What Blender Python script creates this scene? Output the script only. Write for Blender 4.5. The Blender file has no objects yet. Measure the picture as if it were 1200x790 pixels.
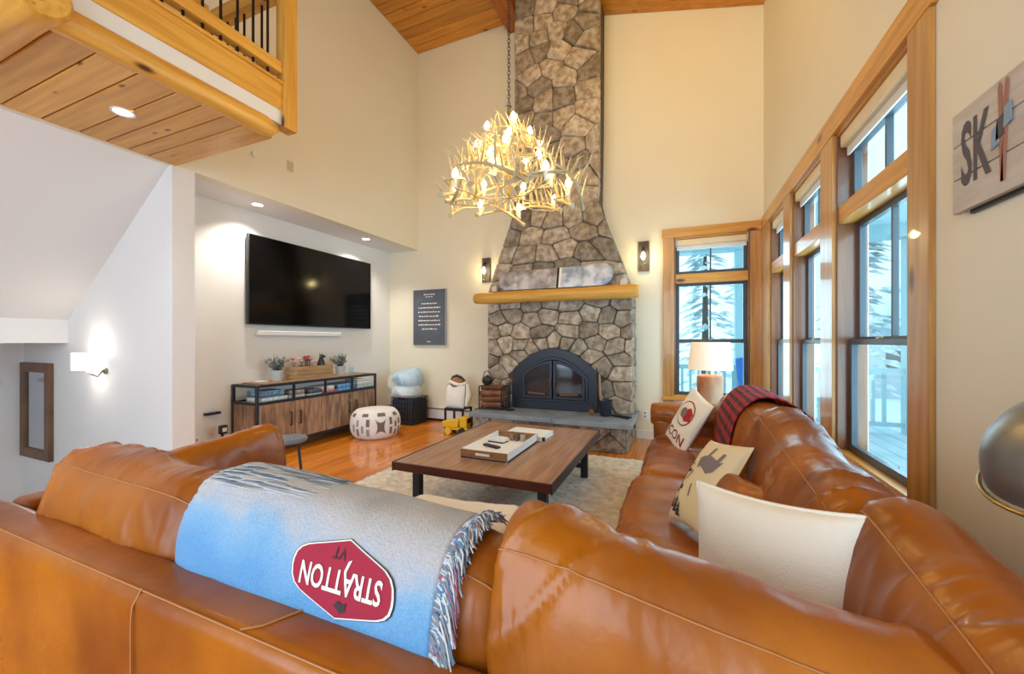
import bpy, bmesh, math, random
from mathutils import Vector, Matrix, Euler, noise
random.seed(7)
C = bpy.context.scene.collection
scn = bpy.context.scene
R = math.radians
# ------------------------------------------------------------------ camera
F = 465.0
cam = bpy.data.cameras.new('camera'); camo = bpy.data.objects.new('camera', cam); C.objects.link(camo)
camo.location = (0, 0, 1.25); camo.rotation_euler = (R(90), 0, math.atan(195 / F))
cam.sensor_width = 36; cam.lens = 36 * F / 1200; cam.shift_y = 5 / 1200; cam.clip_start = .02; cam.clip_end = 200
scn.camera = camo
# ------------------------------------------------------------------ light and exposure
scn.view_settings.view_transform = 'Standard'; scn.view_settings.look = 'None'
scn.view_settings.gamma = 1; scn.view_settings.use_curve_mapping = False
scn.view_settings.exposure = 0.12
W = bpy.data.worlds.new('sky'); scn.world = W; W.use_nodes = True
bg = W.node_tree.nodes['Background']; bg.inputs[0].default_value = (.66, .86, 1.0, 1); bg.inputs[1].default_value = 1.8


def light(name, kind, loc, power, col, rot=(0, 0, 0), **kw):
    d = bpy.data.lights.new(name, kind); d.energy = power; d.color = col
    for k, v in kw.items(): setattr(d, k, v)
    o = bpy.data.objects.new(name, d); C.objects.link(o); o.location = loc; o.rotation_euler = rot
    return o


light('rear_cool_fill', 'AREA', (-1.6, -2.45, 1.6), 98, (.70, .85, 1.0), (R(90), 0, 0), shape='RECTANGLE', size=4.0, size_y=2.4)  # unseen cool fill added behind the camera to brighten the lower walls
light('rear_left_cool_area', 'AREA', (-3.3, -1.9, 2.0), 14, (.72, .85, 1.0), (R(90), 0, R(35)), shape='RECTANGLE', size=.9, size_y=1.4)  # unseen cool area light at rear left, not tied to a window
light('upper_warm_fill', 'AREA', (-1.2, -2.4, 4.3), 17, (1.0, .84, .38), (R(90), 0, 0), shape='RECTANGLE', size=3.2, size_y=1.6)  # unseen yellow fill added behind the camera to warm the upper walls
light('back_wall_warm_fill', 'AREA', (-.2, 2.6, 5.2), 27, (1.0, .61, .05), (R(62), 0, 0), shape='RECTANGLE', size=2.2, size_y=.15)  # added area light out of view, warms the upper back wall; no fixture
for k, (y0, y1) in enumerate(((2.19, 3.075), (3.30, 4.10), (4.33, 4.99))):
    light('window_daylight', 'AREA', (1.16, (y0 + y1) / 2, 1.5), 26, (.64, .84, 1.0), (0, R(90), 0), shape='RECTANGLE', size=1.9, size_y=y1 - y0)
light('window_daylight', 'AREA', (.36, 5.62, 1.5), 16, (.78, .9, 1.0), (R(-90), 0, 0), shape='RECTANGLE', size=.8, size_y=1.9)


# ------------------------------------------------------------------ materials
def nd(nt, t, **kw):
    n = nt.nodes.new(t)
    for k, v in kw.items(): setattr(n, k, v)
    return n


def M(name, col, rough=.5, metal=0, col2=None, sc=5, st=(1, 1, 1), bump=0, bsc=40, rnd=0, emis=None, es=0, det=4, lo=.35, hi=.65, spec=.5, knots=None, sheen=0, coat=0, rough2=None, alpha=1):
    m = bpy.data.materials.new(name); m.use_nodes = True; nt = m.node_tree; L = nt.links
    b = nt.nodes['Principled BSDF']
    c4 = lambda c: (c[0], c[1], c[2], 1)
    b.inputs['Base Color'].default_value = c4(col); b.inputs['Roughness'].default_value = rough
    b.inputs['Metallic'].default_value = metal; b.inputs['Specular IOR Level'].default_value = spec
    b.inputs['Coat Weight'].default_value = coat; b.inputs['Sheen Weight'].default_value = sheen
    if emis: b.inputs['Emission Color'].default_value = c4(emis); b.inputs['Emission Strength'].default_value = es
    if col2 is None and not bump and not rnd: return m
    tc = nd(nt, 'ShaderNodeTexCoord'); oi = nd(nt, 'ShaderNodeObjectInfo')
    mul = nd(nt, 'ShaderNodeVectorMath', operation='MULTIPLY'); mul.inputs[1].default_value = (37, 53, 71)
    L.new(oi.outputs['Random'], mul.inputs[0])
    add = nd(nt, 'ShaderNodeVectorMath', operation='ADD'); L.new(tc.outputs['Object'], add.inputs[0])
    if rnd: L.new(mul.outputs[0], add.inputs[1])
    mp = nd(nt, 'ShaderNodeMapping'); mp.inputs['Scale'].default_value = st; L.new(add.outputs[0], mp.inputs[0])
    out = None
    if col2 is not None:
        n = nd(nt, 'ShaderNodeTexNoise'); n.inputs['Scale'].default_value = sc; n.inputs['Detail'].default_value = det
        L.new(mp.outputs[0], n.inputs['Vector'])
        r = nd(nt, 'ShaderNodeMapRange'); r.inputs[1].default_value = lo; r.inputs[2].default_value = hi; L.new(n.outputs['Fac'], r.inputs[0])
        mx = nd(nt, 'ShaderNodeMix', data_type='RGBA'); mx.inputs['A'].default_value = c4(col); mx.inputs['B'].default_value = c4(col2)
        L.new(r.outputs[0], mx.inputs['Factor']); out = mx.outputs['Result']
        if rough2 is not None:
            rr = nd(nt, 'ShaderNodeMapRange'); rr.inputs[3].default_value = rough; rr.inputs[4].default_value = rough2
            L.new(r.outputs[0], rr.inputs[0]); L.new(rr.outputs[0], b.inputs['Roughness'])
    if knots:
        v = nd(nt, 'ShaderNodeTexVoronoi'); v.inputs['Scale'].default_value = knots[0]
        m2 = nd(nt, 'ShaderNodeMapping'); m2.inputs['Scale'].default_value = knots[1]; L.new(add.outputs[0], m2.inputs[0]); L.new(m2.outputs[0], v.inputs['Vector'])
        r = nd(nt, 'ShaderNodeMapRange'); r.inputs[1].default_value = .05; r.inputs[2].default_value = .13; L.new(v.outputs['Distance'], r.inputs[0])
        mx = nd(nt, 'ShaderNodeMix', data_type='RGBA'); mx.inputs['A'].default_value = c4(knots[2]); L.new(r.outputs[0], mx.inputs['Factor'])
        if out: L.new(out, mx.inputs['B'])
        else: mx.inputs['B'].default_value = c4(col)
        out = mx.outputs['Result']
    if rnd:
        hs = nd(nt, 'ShaderNodeHueSaturation')
        r = nd(nt, 'ShaderNodeMapRange'); r.inputs[3].default_value = 1 - rnd; r.inputs[4].default_value = 1 + rnd; L.new(oi.outputs['Random'], r.inputs[0])
        L.new(r.outputs[0], hs.inputs['Value'])
        if out: L.new(out, hs.inputs['Color'])
        else: hs.inputs['Color'].default_value = c4(col)
        out = hs.outputs[0]
    if out: L.new(out, b.inputs['Base Color'])
    if bump:
        n = nd(nt, 'ShaderNodeTexNoise'); n.inputs['Scale'].default_value = bsc; n.inputs['Detail'].default_value = 5; L.new(mp.outputs[0], n.inputs['Vector'])
        bp = nd(nt, 'ShaderNodeBump'); bp.inputs['Strength'].default_value = bump; bp.inputs['Distance'].default_value = .01
        L.new(n.outputs['Fac'], bp.inputs['Height']); L.new(bp.outputs[0], b.inputs['Normal'])
    return m


def node_group_color(m, build):
    """build(nt, links, principled) adds a colour network"""
    build(m.node_tree, m.node_tree.links, m.node_tree.nodes['Principled BSDF']); return m


wallm = M('painted_plaster', (.80, .745, .60), .75, col2=(.82, .765, .62), sc=1.2, bump=.05, bsc=120)
wallw = M('white_plaster', (.80, .79, .78), .75, bump=.05, bsc=120)
white = M('white_paint', (.80, .80, .80), .5)
KN = (.10, .030, .008)
PINE = dict(col=(.76, .42, .08), rough=.42, col2=(.60, .29, .045), sc=3, bump=.06, bsc=8)
pineX = M('pine_along_x', **PINE, st=(.6, 9, 9), rnd=.12, knots=(3.4, (1, 2.5, 2.5), KN))
pineY = M('pine_along_y', **PINE, st=(9, .6, 9), rnd=.12, knots=(2.2, (2.5, 1, 2.5), KN))
pineZ = M('pine_along_z', **PINE, st=(9, 9, .6), rnd=.06, knots=(2.0, (2.5, 2.5, 1), KN))
ceilp = M('ceiling_pine', (.66, .28, .035), .4, col2=(.50, .19, .02), sc=3, st=(.6, 9, 9), rnd=.16, knots=(2.2, (1, 2.5, 2.5), KN))
beamm = M('stained_beam', (.42, .12, .015), .45, col2=(.30, .075, .01), sc=3, st=(9, .6, 9))
trimZ = M('fir_trim_z', (.58, .30, .085), .30, col2=(.42, .19, .05), sc=3, st=(9, 9, .6), rnd=.05, knots=(1.7, (2.5, 2.5, 1), KN), coat=.3)
trimY = M('fir_trim_y', (.70, .33, .05), .33, col2=(.54, .22, .03), sc=3, st=(9, .6, 9), rnd=.05, knots=(1.7, (2.5, 1, 2.5), KN), coat=.3)
trimX = M('fir_trim_x', (.72, .36, .07), .36, col2=(.56, .25, .04), sc=3, st=(.6, 9, 9), rnd=.05, knots=(1.7, (1, 2.5, 2.5), KN), coat=.3)
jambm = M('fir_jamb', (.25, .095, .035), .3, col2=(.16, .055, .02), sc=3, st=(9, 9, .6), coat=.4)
sashm = M('dark_sash', (.06, .07, .085), .4)
blind = M('blind_fabric', (.80, .66, .45), .7)
floorm = M('oak_floor', (.78, .27, .025), .17, col2=(.58, .165, .013), sc=3, st=(12, .8, 9), rnd=.2, bump=.03, bsc=6, coat=.35)
LEA = dict(rough=.24, sc=3.2, bump=.42, bsc=9, det=9, lo=.32, hi=.68, rough2=.40, coat=.06, spec=.42)
leather = M('tan_leather', (.46, .142, .008), col2=(.23, .052, .003), **LEA)
leather2 = M('saddle_leather', (.43, .125, .011), col2=(.17, .036, .004), **LEA)
seam = M('leather_seam', (.46, .19, .05), .5)
stone = M('field_stone', (.47, .40, .325), .85, col2=(.22, .165, .115), sc=14, rnd=.40, bump=1.0, bsc=16, det=12)
mortar = M('mortar', (.10, .085, .07), .95, bump=.5, bsc=50)
slate = M('blue_slate', (.27, .31, .36), .45, col2=(.19, .22, .27), sc=5, bump=.3, bsc=14)
iron = M('black_iron', (.022, .028, .042), .38, .3, bump=.05, bsc=60)
irond = M('matte_black', (.006, .007, .012), .6)
blk = M('black_plastic', (.012, .013, .016), .35)
rail_iron = M('baluster_iron', (.012, .008, .007), .35, .4)
navy_metal = M('navy_steel', (.03, .036, .055), .4, .4)
walnut = M('walnut_top', (.44, .25, .15), .34, col2=(.29, .15, .085), sc=3.2, st=(10, .8, 9), bump=.1, bsc=8, rnd=.08)
walnut_e = M('walnut_edge', (.10, .022, .012), .4, col2=(.07, .015, .01), sc=6)
consw = M('console_wood', (.42, .26, .16), .55, col2=(.17, .095, .06), sc=5, st=(5, 5, .8), rnd=.1, bump=.1, bsc=12, knots=(1.6, (2.5, 2.5, 1), (.08, .03, .02)))
constop = M('console_top_wood', (.42, .24, .13), .45, col2=(.27, .14, .07), sc=3, st=(8, .8, 8), bump=.1, bsc=12)
rugm = M('cream_shag', (.82, .76, .66), .95, col2=(.58, .52, .43), sc=14, bump=1, bsc=60, sheen=.3)
antler = M('antler_bone', (.50, .40, .23), .45, col2=(.24, .15, .075), sc=6, lo=.45, hi=.75)
antler_tip = M('antler_tip', (.55, .48, .34), .4)
bulbm = M('bulb_glow', (1, .9, .7), .3, emis=(1, .80, .48), es=26)
canlit = M('can_glow', (1, .95, .85), .3, emis=(1, .93, .80), es=9)
shade_l = M('shade_glow', (1, .95, .9), .6, emis=(1, .95, .88), es=1.6)
brass = M('aged_brass', (.35, .24, .10), .35, .9)
cream = M('cream_cotton', (.88, .83, .72), .9, bump=.25, bsc=160, sheen=.2)
wool = M('white_wool', (.83, .82, .80), .9, bump=.2, bsc=120)
redp = M('red_print', (.36, .015, .045), .85, bump=.1, bsc=200)
navyp = M('navy_print', (.02, .03, .06), .9)
whitep = M('cream_print', (.86, .84, .78), .9)
darkp = M('dark_print', (.05, .035, .04), .9)
greyp = M('grey_print', (.21, .18, .19), .8)
steelsh = M('brushed_shade', (.25, .235, .215), .34, .75)
warmin = M('shade_inner', (.45, .33, .19), .4, .5)
tin = M('galvanised_pot', (.55, .60, .63), .5, .2)
leafm = M('sage_leaf', (.16, .20, .20), .7, col2=(.38, .42, .42), sc=30)
petal = M('red_petal', (.50, .02, .03), .6)
snow = M('snow', (.80, .86, .92), .8, bump=.4, bsc=2)
teal = M('porch_paint', (.42, .64, .70), .6)
decking = M('snowy_decking', (.52, .66, .72), .7, col2=(.70, .80, .85), sc=2)
bark = M('bark', (.10, .08, .06), .9)
foliage = M('snowy_needles', (.34, .46, .46), .8, col2=(.82, .90, .93), sc=5)
glow_scr = M('screen_black', (.0015, .0015, .002), .12, spec=.35)
grey_art = M('charcoal_canvas', (.085, .095, .12), .6, col2=(.11, .13, .17), sc=3)


def glassmat():
    m = bpy.data.materials.new('window_glass'); m.use_nodes = True; nt = m.node_tree; nt.nodes.clear()
    o = nd(nt, 'ShaderNodeOutputMaterial'); t = nd(nt, 'ShaderNodeBsdfTransparent'); g = nd(nt, 'ShaderNodeBsdfGlossy')
    t.inputs[0].default_value = (.86, .98, 1, 1); g.inputs['Roughness'].default_value = .02
    f = nd(nt, 'ShaderNodeLayerWeight'); f.inputs[0].default_value = .5; mx = nd(nt, 'ShaderNodeMixShader')
    pw = nd(nt, 'ShaderNodeMath', operation='POWER'); pw.inputs[1].default_value = 5; nt.links.new(f.outputs['Facing'], pw.inputs[0])
    ma = nd(nt, 'ShaderNodeMath', operation='MULTIPLY_ADD'); ma.inputs[1].default_value = .5; ma.inputs[2].default_value = .03; nt.links.new(pw.outputs[0], ma.inputs[0])
    nt.links.new(ma.outputs[0], mx.inputs[0]); nt.links.new(t.outputs[0], mx.inputs[1]); nt.links.new(g.outputs[0], mx.inputs[2]); nt.links.new(mx.outputs[0], o.inputs[0])
    return m


glass = glassmat()


# ------------------------------------------------------------------ mesh helpers
class MB:
    def __init__(s): s.v = []; s.f = []; s.m = []; s.mi = 0

    def add(s, vs, fs):
        o = len(s.v); s.v += [Vector(p) for p in vs]; s.f += [tuple(i + o for i in f) for f in fs]; s.m += [s.mi] * len(fs); return s

    def box(s, x0, x1, y0, y1, z0, z1):
        return s.add([(x, y, z) for z in (z0, z1) for y in (y0, y1) for x in (x0, x1)],
                     [(0, 2, 3, 1), (4, 5, 7, 6), (0, 1, 5, 4), (2, 6, 7, 3), (0, 4, 6, 2), (1, 3, 7, 5)])

    def cbox(s, c, sz, rot=None):
        Rm = rot.to_matrix() if rot is not None else Matrix.Identity(3); c = Vector(c)
        return s.add([c + Rm @ Vector((x * sz[0] / 2, y * sz[1] / 2, z * sz[2] / 2)) for z in (-1, 1) for y in (-1, 1) for x in (-1, 1)],
                     [(0, 2, 3, 1), (4, 5, 7, 6), (0, 1, 5, 4), (2, 6, 7, 3), (0, 4, 6, 2), (1, 3, 7, 5)])

    def tube(s, pts, rad, n=8):
        pts = [Vector(p) for p in pts]; k = len(pts)
        if not hasattr(rad, '__len__'): rad = [rad] * k
        vs = []; prev = None
        for i, p in enumerate(pts):
            d = (pts[min(i + 1, k - 1)] - pts[max(i - 1, 0)]).normalized()
            if prev is None:
                a = Vector((0, 0, 1)) if abs(d.z) < .9 else Vector((1, 0, 0)); u = d.cross(a).normalized()
            else:
                u = (prev - d * prev.dot(d)).normalized()
            prev = u; w = d.cross(u)
            for j in range(n):
                t = 2 * math.pi * j / n; vs.append(p + (u * math.cos(t) + w * math.sin(t)) * rad[i])
        fs = [(i * n + j, i * n + (j + 1) % n, (i + 1) * n + (j + 1) % n, (i + 1) * n + j) for i in range(k - 1) for j in range(n)]
        fs += [tuple(range(n - 1, -1, -1)), tuple((k - 1) * n + j for j in range(n))]
        return s.add(vs, fs)

    def lathe(s, prof, c=(0, 0, 0), n=24, rot=None, cap=True):
        Rm = rot.to_matrix() if rot is not None else Matrix.Identity(3); c = Vector(c); k = len(prof)
        vs = [c + Rm @ Vector((r * math.cos(2 * math.pi * j / n), r * math.sin(2 * math.pi * j / n), z)) for r, z in prof for j in range(n)]
        fs = [(i * n + j, i * n + (j + 1) % n, (i + 1) * n + (j + 1) % n, (i + 1) * n + j) for i in range(k - 1) for j in range(n)]
        if cap: fs += [tuple(range(n - 1, -1, -1)), tuple((k - 1) * n + j for j in range(n))]
        return s.add(vs, fs)

    def prism(s, poly, vec):
        n = len(poly); vec = Vector(vec); P = [Vector(p) for p in poly]
        return s.add(P + [p + vec for p in P], [tuple(range(n - 1, -1, -1)), tuple(range(n, 2 * n))] + [(i, (i + 1) % n, n + (i + 1) % n, n + i) for i in range(n)])

    def grid(s, fn, nu, nv, wu=False, wv=False):
        vs = [fn(i / (nu if wu else nu - 1), j / (nv if wv else nv - 1)) for i in range(nu) for j in range(nv)]
        fs = [(i * nv + j, ((i + 1) % nu) * nv + j, ((i + 1) % nu) * nv + (j + 1) % nv, i * nv + (j + 1) % nv)
              for i in range(nu if wu else nu - 1) for j in range(nv if wv else nv - 1)]
        return s.add(vs, fs)

    def mesh(s, name, mats, org=(0, 0, 0), sharp=38, recalc=True):
        org = Vector(org); me = bpy.data.meshes.new(name)
        me.from_pydata([v - org for v in s.v], [], s.f)
        mats = mats if isinstance(mats, (list, tuple)) else [mats]
        for m in mats: me.materials.append(m)
        if recalc:
            bm = bmesh.new(); bm.from_mesh(me); bmesh.ops.recalc_face_normals(bm, faces=bm.faces[:]); bm.to_mesh(me); bm.free()
        me.polygons.foreach_set('material_index', s.m); me.polygons.foreach_set('use_smooth', [True] * len(s.f))
        me.set_sharp_from_angle(angle=R(sharp)); me.update()
        return me

    def build(s, name, mats, parent=None, bevel=0, seg=2, sharp=38, org=None, solid=0, recalc=True, subsurf=0):
        if org is None: org = parent['_o'] if parent is not None else (0, 0, 0)
        o = bpy.data.objects.new(name, s.mesh(name, mats, org, sharp, recalc)); C.objects.link(o)
        if parent is not None: o.parent = parent
        else: o.location = org
        o['_o'] = list(org)
        if solid:
            md = o.modifiers.new('solid', 'SOLIDIFY'); md.thickness = solid; md.offset = 0
        if bevel:
            md = o.modifiers.new('bevel', 'BEVEL'); md.width = bevel; md.segments = seg; md.limit_method = 'ANGLE'; md.angle_limit = R(40)
            md.harden_normals = False
        if subsurf:
            md = o.modifiers.new('sub', 'SUBSURF'); md.levels = subsurf; md.render_levels = subsurf
        return o


def box(*a): return MB().box(*a)


def thing(name, label, cat, loc, group=None):
    o = bpy.data.objects.new(name, None); C.objects.link(o); o.location = loc; o['_o'] = list(loc); o.empty_display_size = .1
    o['label'] = label; o['category'] = cat
    if group: o['group'] = group
    return o


def tag(o, label, cat, group=None):
    o['label'] = label; o['category'] = cat
    if group: o['group'] = group
    return o


def struct(o): o['kind'] = 'structure'; return o
def stuff(o): o['kind'] = 'stuff'; return o


def copyobj(o, parent):
    c = o.copy(); C.objects.link(c); c.parent = parent; return c


def text2d(s, size=1.0, bold=0.0):
    cu = bpy.data.curves.new('t', 'FONT'); cu.body = s; cu.size = size; cu.align_x = 'CENTER'; cu.align_y = 'CENTER'; cu.resolution_u = 3; cu.offset = bold
    o = bpy.data.objects.new('t', cu); C.objects.link(o)
    bpy.context.view_layer.update()
    me = bpy.data.meshes.new_from_object(o.evaluated_get(bpy.context.evaluated_depsgraph_get()))
    vs = [(v.co.x, v.co.y) for v in me.vertices]; fs = [tuple(p.vertices) for p in me.polygons]
    bpy.data.objects.remove(o); bpy.data.curves.remove(cu); bpy.data.meshes.remove(me)
    return vs, fs


def conform(vs, fs, fn, maxlen=.02):
    """flat 2-D shape, cut fine, laid on a surface by fn(x, y)"""
    bm = bmesh.new(); bv = [bm.verts.new((x, y, 0)) for x, y in vs]
    for f in fs:
        try: bm.faces.new([bv[i] for i in f])
        except ValueError: pass
    bmesh.ops.triangulate(bm, faces=bm.faces[:])
    for _ in range(5):
        es = [e for e in bm.edges if e.calc_length() > maxlen]
        if not es: break
        bmesh.ops.subdivide_edges(bm, edges=es, cuts=1); bmesh.ops.triangulate(bm, faces=[f for f in bm.faces if len(f.verts) > 3])
    bm.verts.index_update(); mb = MB()
    mb.add([fn(v.co.x, v.co.y) for v in bm.verts], [tuple(v.index for v in f.verts) for f in bm.faces]); bm.free()
    return mb


# ------------------------------------------------------------------ room shell
D = 5.363; XR = .911; XL = -3.905; XA = -4.475; YW = 1.963; YN = 2.13; ZS = 2.73; YB = -2.6; ZC = 5.92; T = .16
CX = -2.2; SL = .25
zc_ = lambda x: ZC if x < CX else ZC - SL * (x - CX)
fl = struct(box(XA - T, XR + T, YB, D + T, -.12, -.022).build('floor', M('subfloor', (.12, .04, .01), .8)))
# boards of the floor, laid along the depth of the room
nb = 0; bw = .094; x = XL - .01
meshes = {}
while x > -4.47: x -= bw
xs = []
while x < XR: xs.append(x); x += bw
for i, x in enumerate(xs):
    y = random.uniform(-1.3, -.05)
    if x < XL - .09: y = 1.98
    while y < D:
        ln = random.choice((1.4, 1.8, 2.2)); y2 = min(y + ln, D)
        x1 = min(x + bw, XR)
        if x1 - x > .01 and y2 - y > .05 and nb < 290:
            o = box(x + .0012, x1 - .0012, y + .0012, y2 - .0012, -.022, 0).build('floor_board', floorm, fl); nb += 1
        y = y2
struct(box(XL, XR + T, YB, 0.0, -.021, -.0005).build('floor', floorm))
struct(box(-6.9, XL, YB, YW, -1.62, -1.5).build('floor', floorm))
struct(box(XL - .12, XL, YB, YW, -1.5, .0).build('wall_stair', wallw))


def wall_holes(name, axis, p0, p1, a0, a1, z0, z1, holes, mat):
    """wall slab with rectangular holes; axis 'x': slab spans p0..p1 in x, runs a0..a1 in y"""
    mb = MB(); A = sorted({a0, a1} | {h[i] for h in holes for i in (0, 1)}); Z = sorted({z0, z1} | {h[i] for h in holes for i in (2, 3)})
    for i in range(len(A) - 1):
        for j in range(len(Z) - 1):
            ca = (A[i] + A[i + 1]) / 2; cz = (Z[j] + Z[j + 1]) / 2
            if any(h[0] < ca < h[1] and h[2] < cz < h[3] for h in holes): continue
            if axis == 'x': mb.box(p0, p1, A[i], A[i + 1], Z[j], Z[j + 1])
            else: mb.box(A[i], A[i + 1], p0, p1, Z[j], Z[j + 1])
    bm_o = mb.build(name, mat)
    bm = bmesh.new(); bm.from_mesh(bm_o.data); bmesh.ops.remove_doubles(bm, verts=bm.verts[:], dist=1e-4)
    seen = {}
    for f in bm.faces:
        seen.setdefault(tuple(round(c, 3) for c in f.calc_center_median()), []).append(f)
    bmesh.ops.delete(bm, geom=[f for fl_ in seen.values() if len(fl_) > 1 for f in fl_], context='FACES_ONLY')
    bm.to_mesh(bm_o.data); bm.free(); return struct(bm_o)


SILL, HEAD = .56, 2.54
W3 = [(2.19, 3.075), (3.30, 4.10), (4.33, 4.985)]
BW = (-.049, .775)
wall_holes('wall_right', 'x', XR, XR + T, YB, D + T, -.02, 6.1, [(a, b, SILL, HEAD) for a, b in W3], wallm)
wall_holes('wall_back', 'y', D, D + T, XA - T, XR, -.02, 6.1, [(BW[0], BW[1], SILL, HEAD)], wallm)
struct(box(XA - T, XA, YN, D, -.02, 2.9).build('wall_left', wallw))                       # back of the television niche
struct(box(XA, XL - .14, YN, D, ZS, ZS + .12).build('trim_1', wallw))                          # underside of the niche
struct(box(XL - .14, XL, YB, D, ZS, 6.1).build('wall_left', wallm))                      # tall wall above the niche
struct(box(-4.6, XL, YW, YN, -1.5, ZS).build('wall_pillar', wallw))
struct(box(-6.9, -4.6, YW, YN, -1.5, 2.8).build('wall_stair', wallw))
struct(box(-6.85, -6.69, YB, YW, -1.5, 1.3).build('wall_stair', wallw))
struct(MB().prism([(-5.684, YW, 1.233), (-5.684, YW, 1.466), (-3.97, YW, 2.725), (-3.97, YW, 2.9), (-6.9, YW, 2.9), (-6.9, YW, 1.233)], (0, YB - YW, 0)).build('ceiling', wallw))
wall_holes('wall_rear', 'y', YB - T, YB, XL, XR, -.02, 6.1, [(-3.6, .4, .1, 2.8), (-2.8, .4, 3.4, 5.2)], wallw)
struct(box(-6.9, XL, YB - T, YB, -1.6, 2.9).build('wall_rear', wallw))
# ceiling: flat on the left of the ridge beam, falling to the right of it
ceil = struct(MB().prism([(XL - .1, YB, ZC + .03), (CX, YB, ZC + .03), (XR + T, YB, zc_(XR + T) + .03), (XR + T, YB, 6.3), (XL - .1, YB, 6.3)], (0, D - YB + T, 0)).build('ceiling', ceilp))
y = D
while y > 3.4:
    y0 = y - .165
    box(XL, CX - .1, y0 + .003, y - .003, ZC, ZC + .03).build('plank', ceilp, ceil, bevel=.005, seg=1)
    MB().prism([(CX, y0 + .003, zc_(CX)), (XR, y0 + .003, zc_(XR)), (XR, y0 + .003, zc_(XR) + .03), (CX, y0 + .003, zc_(CX) + .03)], (0, .159, 0)).build('plank', ceilp, ceil, bevel=.005, seg=1)
    y = y0
struct(box(-2.30, -2.06, YB, D, 5.76, ZC).build('trim_2', beamm, bevel=.01))


# ------------------------------------------------------------------ windows
def window(idx, axis, a0, a1, inward, plane, stiles, muntin=1):
    """axis 'y': opening runs along y in a wall whose room face is x=plane (outside +x); 'x': along x, outside +y"""
    zt0, zt1 = 1.975, 2.085
    def B(al, ah, dl, dh, z0, z1, mb=None):
        mb = mb or MB()
        if axis == 'y': return mb.box(plane + dl, plane + dh, al, ah, z0, z1)
        return mb.box(al, ah, plane + dl, plane + dh, z0, z1)
    tr = trimY if axis == 'y' else trimX
    root = struct(B(a0, a1, 0, .15, SILL - .0, SILL + .02).build('window_%d' % idx, tr))
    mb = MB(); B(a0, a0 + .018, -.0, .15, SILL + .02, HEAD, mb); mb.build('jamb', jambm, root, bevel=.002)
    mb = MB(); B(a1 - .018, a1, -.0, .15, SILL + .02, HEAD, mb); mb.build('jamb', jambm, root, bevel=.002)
    B(a0 + .018, a1 - .018, 0, .15, HEAD - .02, HEAD).build('head_jamb', tr, root)
    B(a0 + .018, a1 - .018, .005, .14, zt0, zt1).build('transom_bar', tr, root, bevel=.004)
    i0, i1 = a0 + .018, a1 - .018
    bl = B(i0 + .01, i1 - .01, .01, .06, HEAD - .10, HEAD - .022).build('roller_blind', blind, root, bevel=.01)
    B(i0 + .012, i1 - .012, .045, .055, HEAD - .15, HEAD - .10).build('bottom_rail', white, bl)

    def sash(z0, z1, d0, d1, nm, mz=None):
        w = .042; mb = MB()
        B(i0, i0 + w, d0, d1, z0, z1, mb); B(i1 - w, i1, d0, d1, z0, z1, mb); B(i0 + w, i1 - w, d0, d1, z0, z0 + w, mb); B(i0 + w, i1 - w, d0, d1, z1 - w * .8, z1, mb)
        s = mb.build(nm, sashm, root, bevel=.003, seg=1)
        dm = (d0 + d1) / 2
        if mz:
            c = (i0 + i1) / 2; B(c - .009, c + .009, d0 + .005, d1 - .005, z0 + w, z1 - w * .8).build('muntin', sashm, s)
        g = B(i0 + w, i1 - w, dm - .002, dm + .002, z0 + w, z1 - w * .8).build('pane', glass, s)
    sash(zt1, HEAD - .10, .07, .11, 'transom_sash', muntin)
    sash(1.235, zt0, .095, .13, 'upper_sash', muntin)
    sash(SILL + .02, 1.265, .055, .09, 'lower_sash', 0)
    l = MB(); c = (i0 + i1) / 2
    B(c - .02, c + .02, .04, .06, 1.262, 1.275, l); l.build('sash_lock', brass, root, bevel=.002)
    return root


for k, (a, b) in enumerate(W3): window(3 - k, 'y', a, b, -1, XR, None)
window(4, 'x', BW[0], BW[1], -1, D, None)
# casings: boards fixed to the wall around the openings
z0, z1 = .40, 2.54
n = 1
for (a, b, m) in ((2.03, 2.19, 0), (3.075, 3.30, 0), (4.10, 4.33, 0), (4.985, D - .022, 0)):
    struct(box(XR - .022, XR, a, b, z0, z1).build('trim_%d' % (n + 2), trimZ, bevel=.003, seg=1)); n += 1
struct(box(XR - .026, XR, 2.01, D - .022, z1, 2.68).build('trim_7', trimY, bevel=.003, seg=1))
struct(box(XR - .030, XR, 2.19, D - .022, .52, SILL).build('trim_8', trimY, bevel=.003, seg=1))
struct(box(-.179, BW[0], D - .022, D, z0, z1).build('trim_9', trimZ, bevel=.003, seg=1))
struct(box(BW[1], XR, D - .022, D, z0, z1).build('trim_10', trimZ, bevel=.003, seg=1))
struct(box(-.19, XR - .026, D - .026, D, z1, 2.655).build('trim_11', trimX, bevel=.003, seg=1))
struct(box(-.19, XR, D - .045, D, .52, SILL).build('trim_12', trimX, bevel=.003, seg=1))

# baseboard heater and skirting on the back wall
struct(box(-.50, -.05, D - .015, D, 0, .11).build('baseboard_back', white))
t = thing('baseboard_heater', 'long white baseboard heater along the foot of the back wall', 'heater', (-3.3, D, 0))
box(-4.45, -2.48, D - .05, D - .005, .03, .20).build('cover', white, t, bevel=.004)
box(-4.45, -2.48, D - .056, D - .048, .175, .20).build('vent_slot', M('heater_slot', (.25, .22, .2), .6), t)
box(-4.45, -2.48, D - .045, D - .01, 0, .03).build('base_gap', irond, t)

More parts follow.
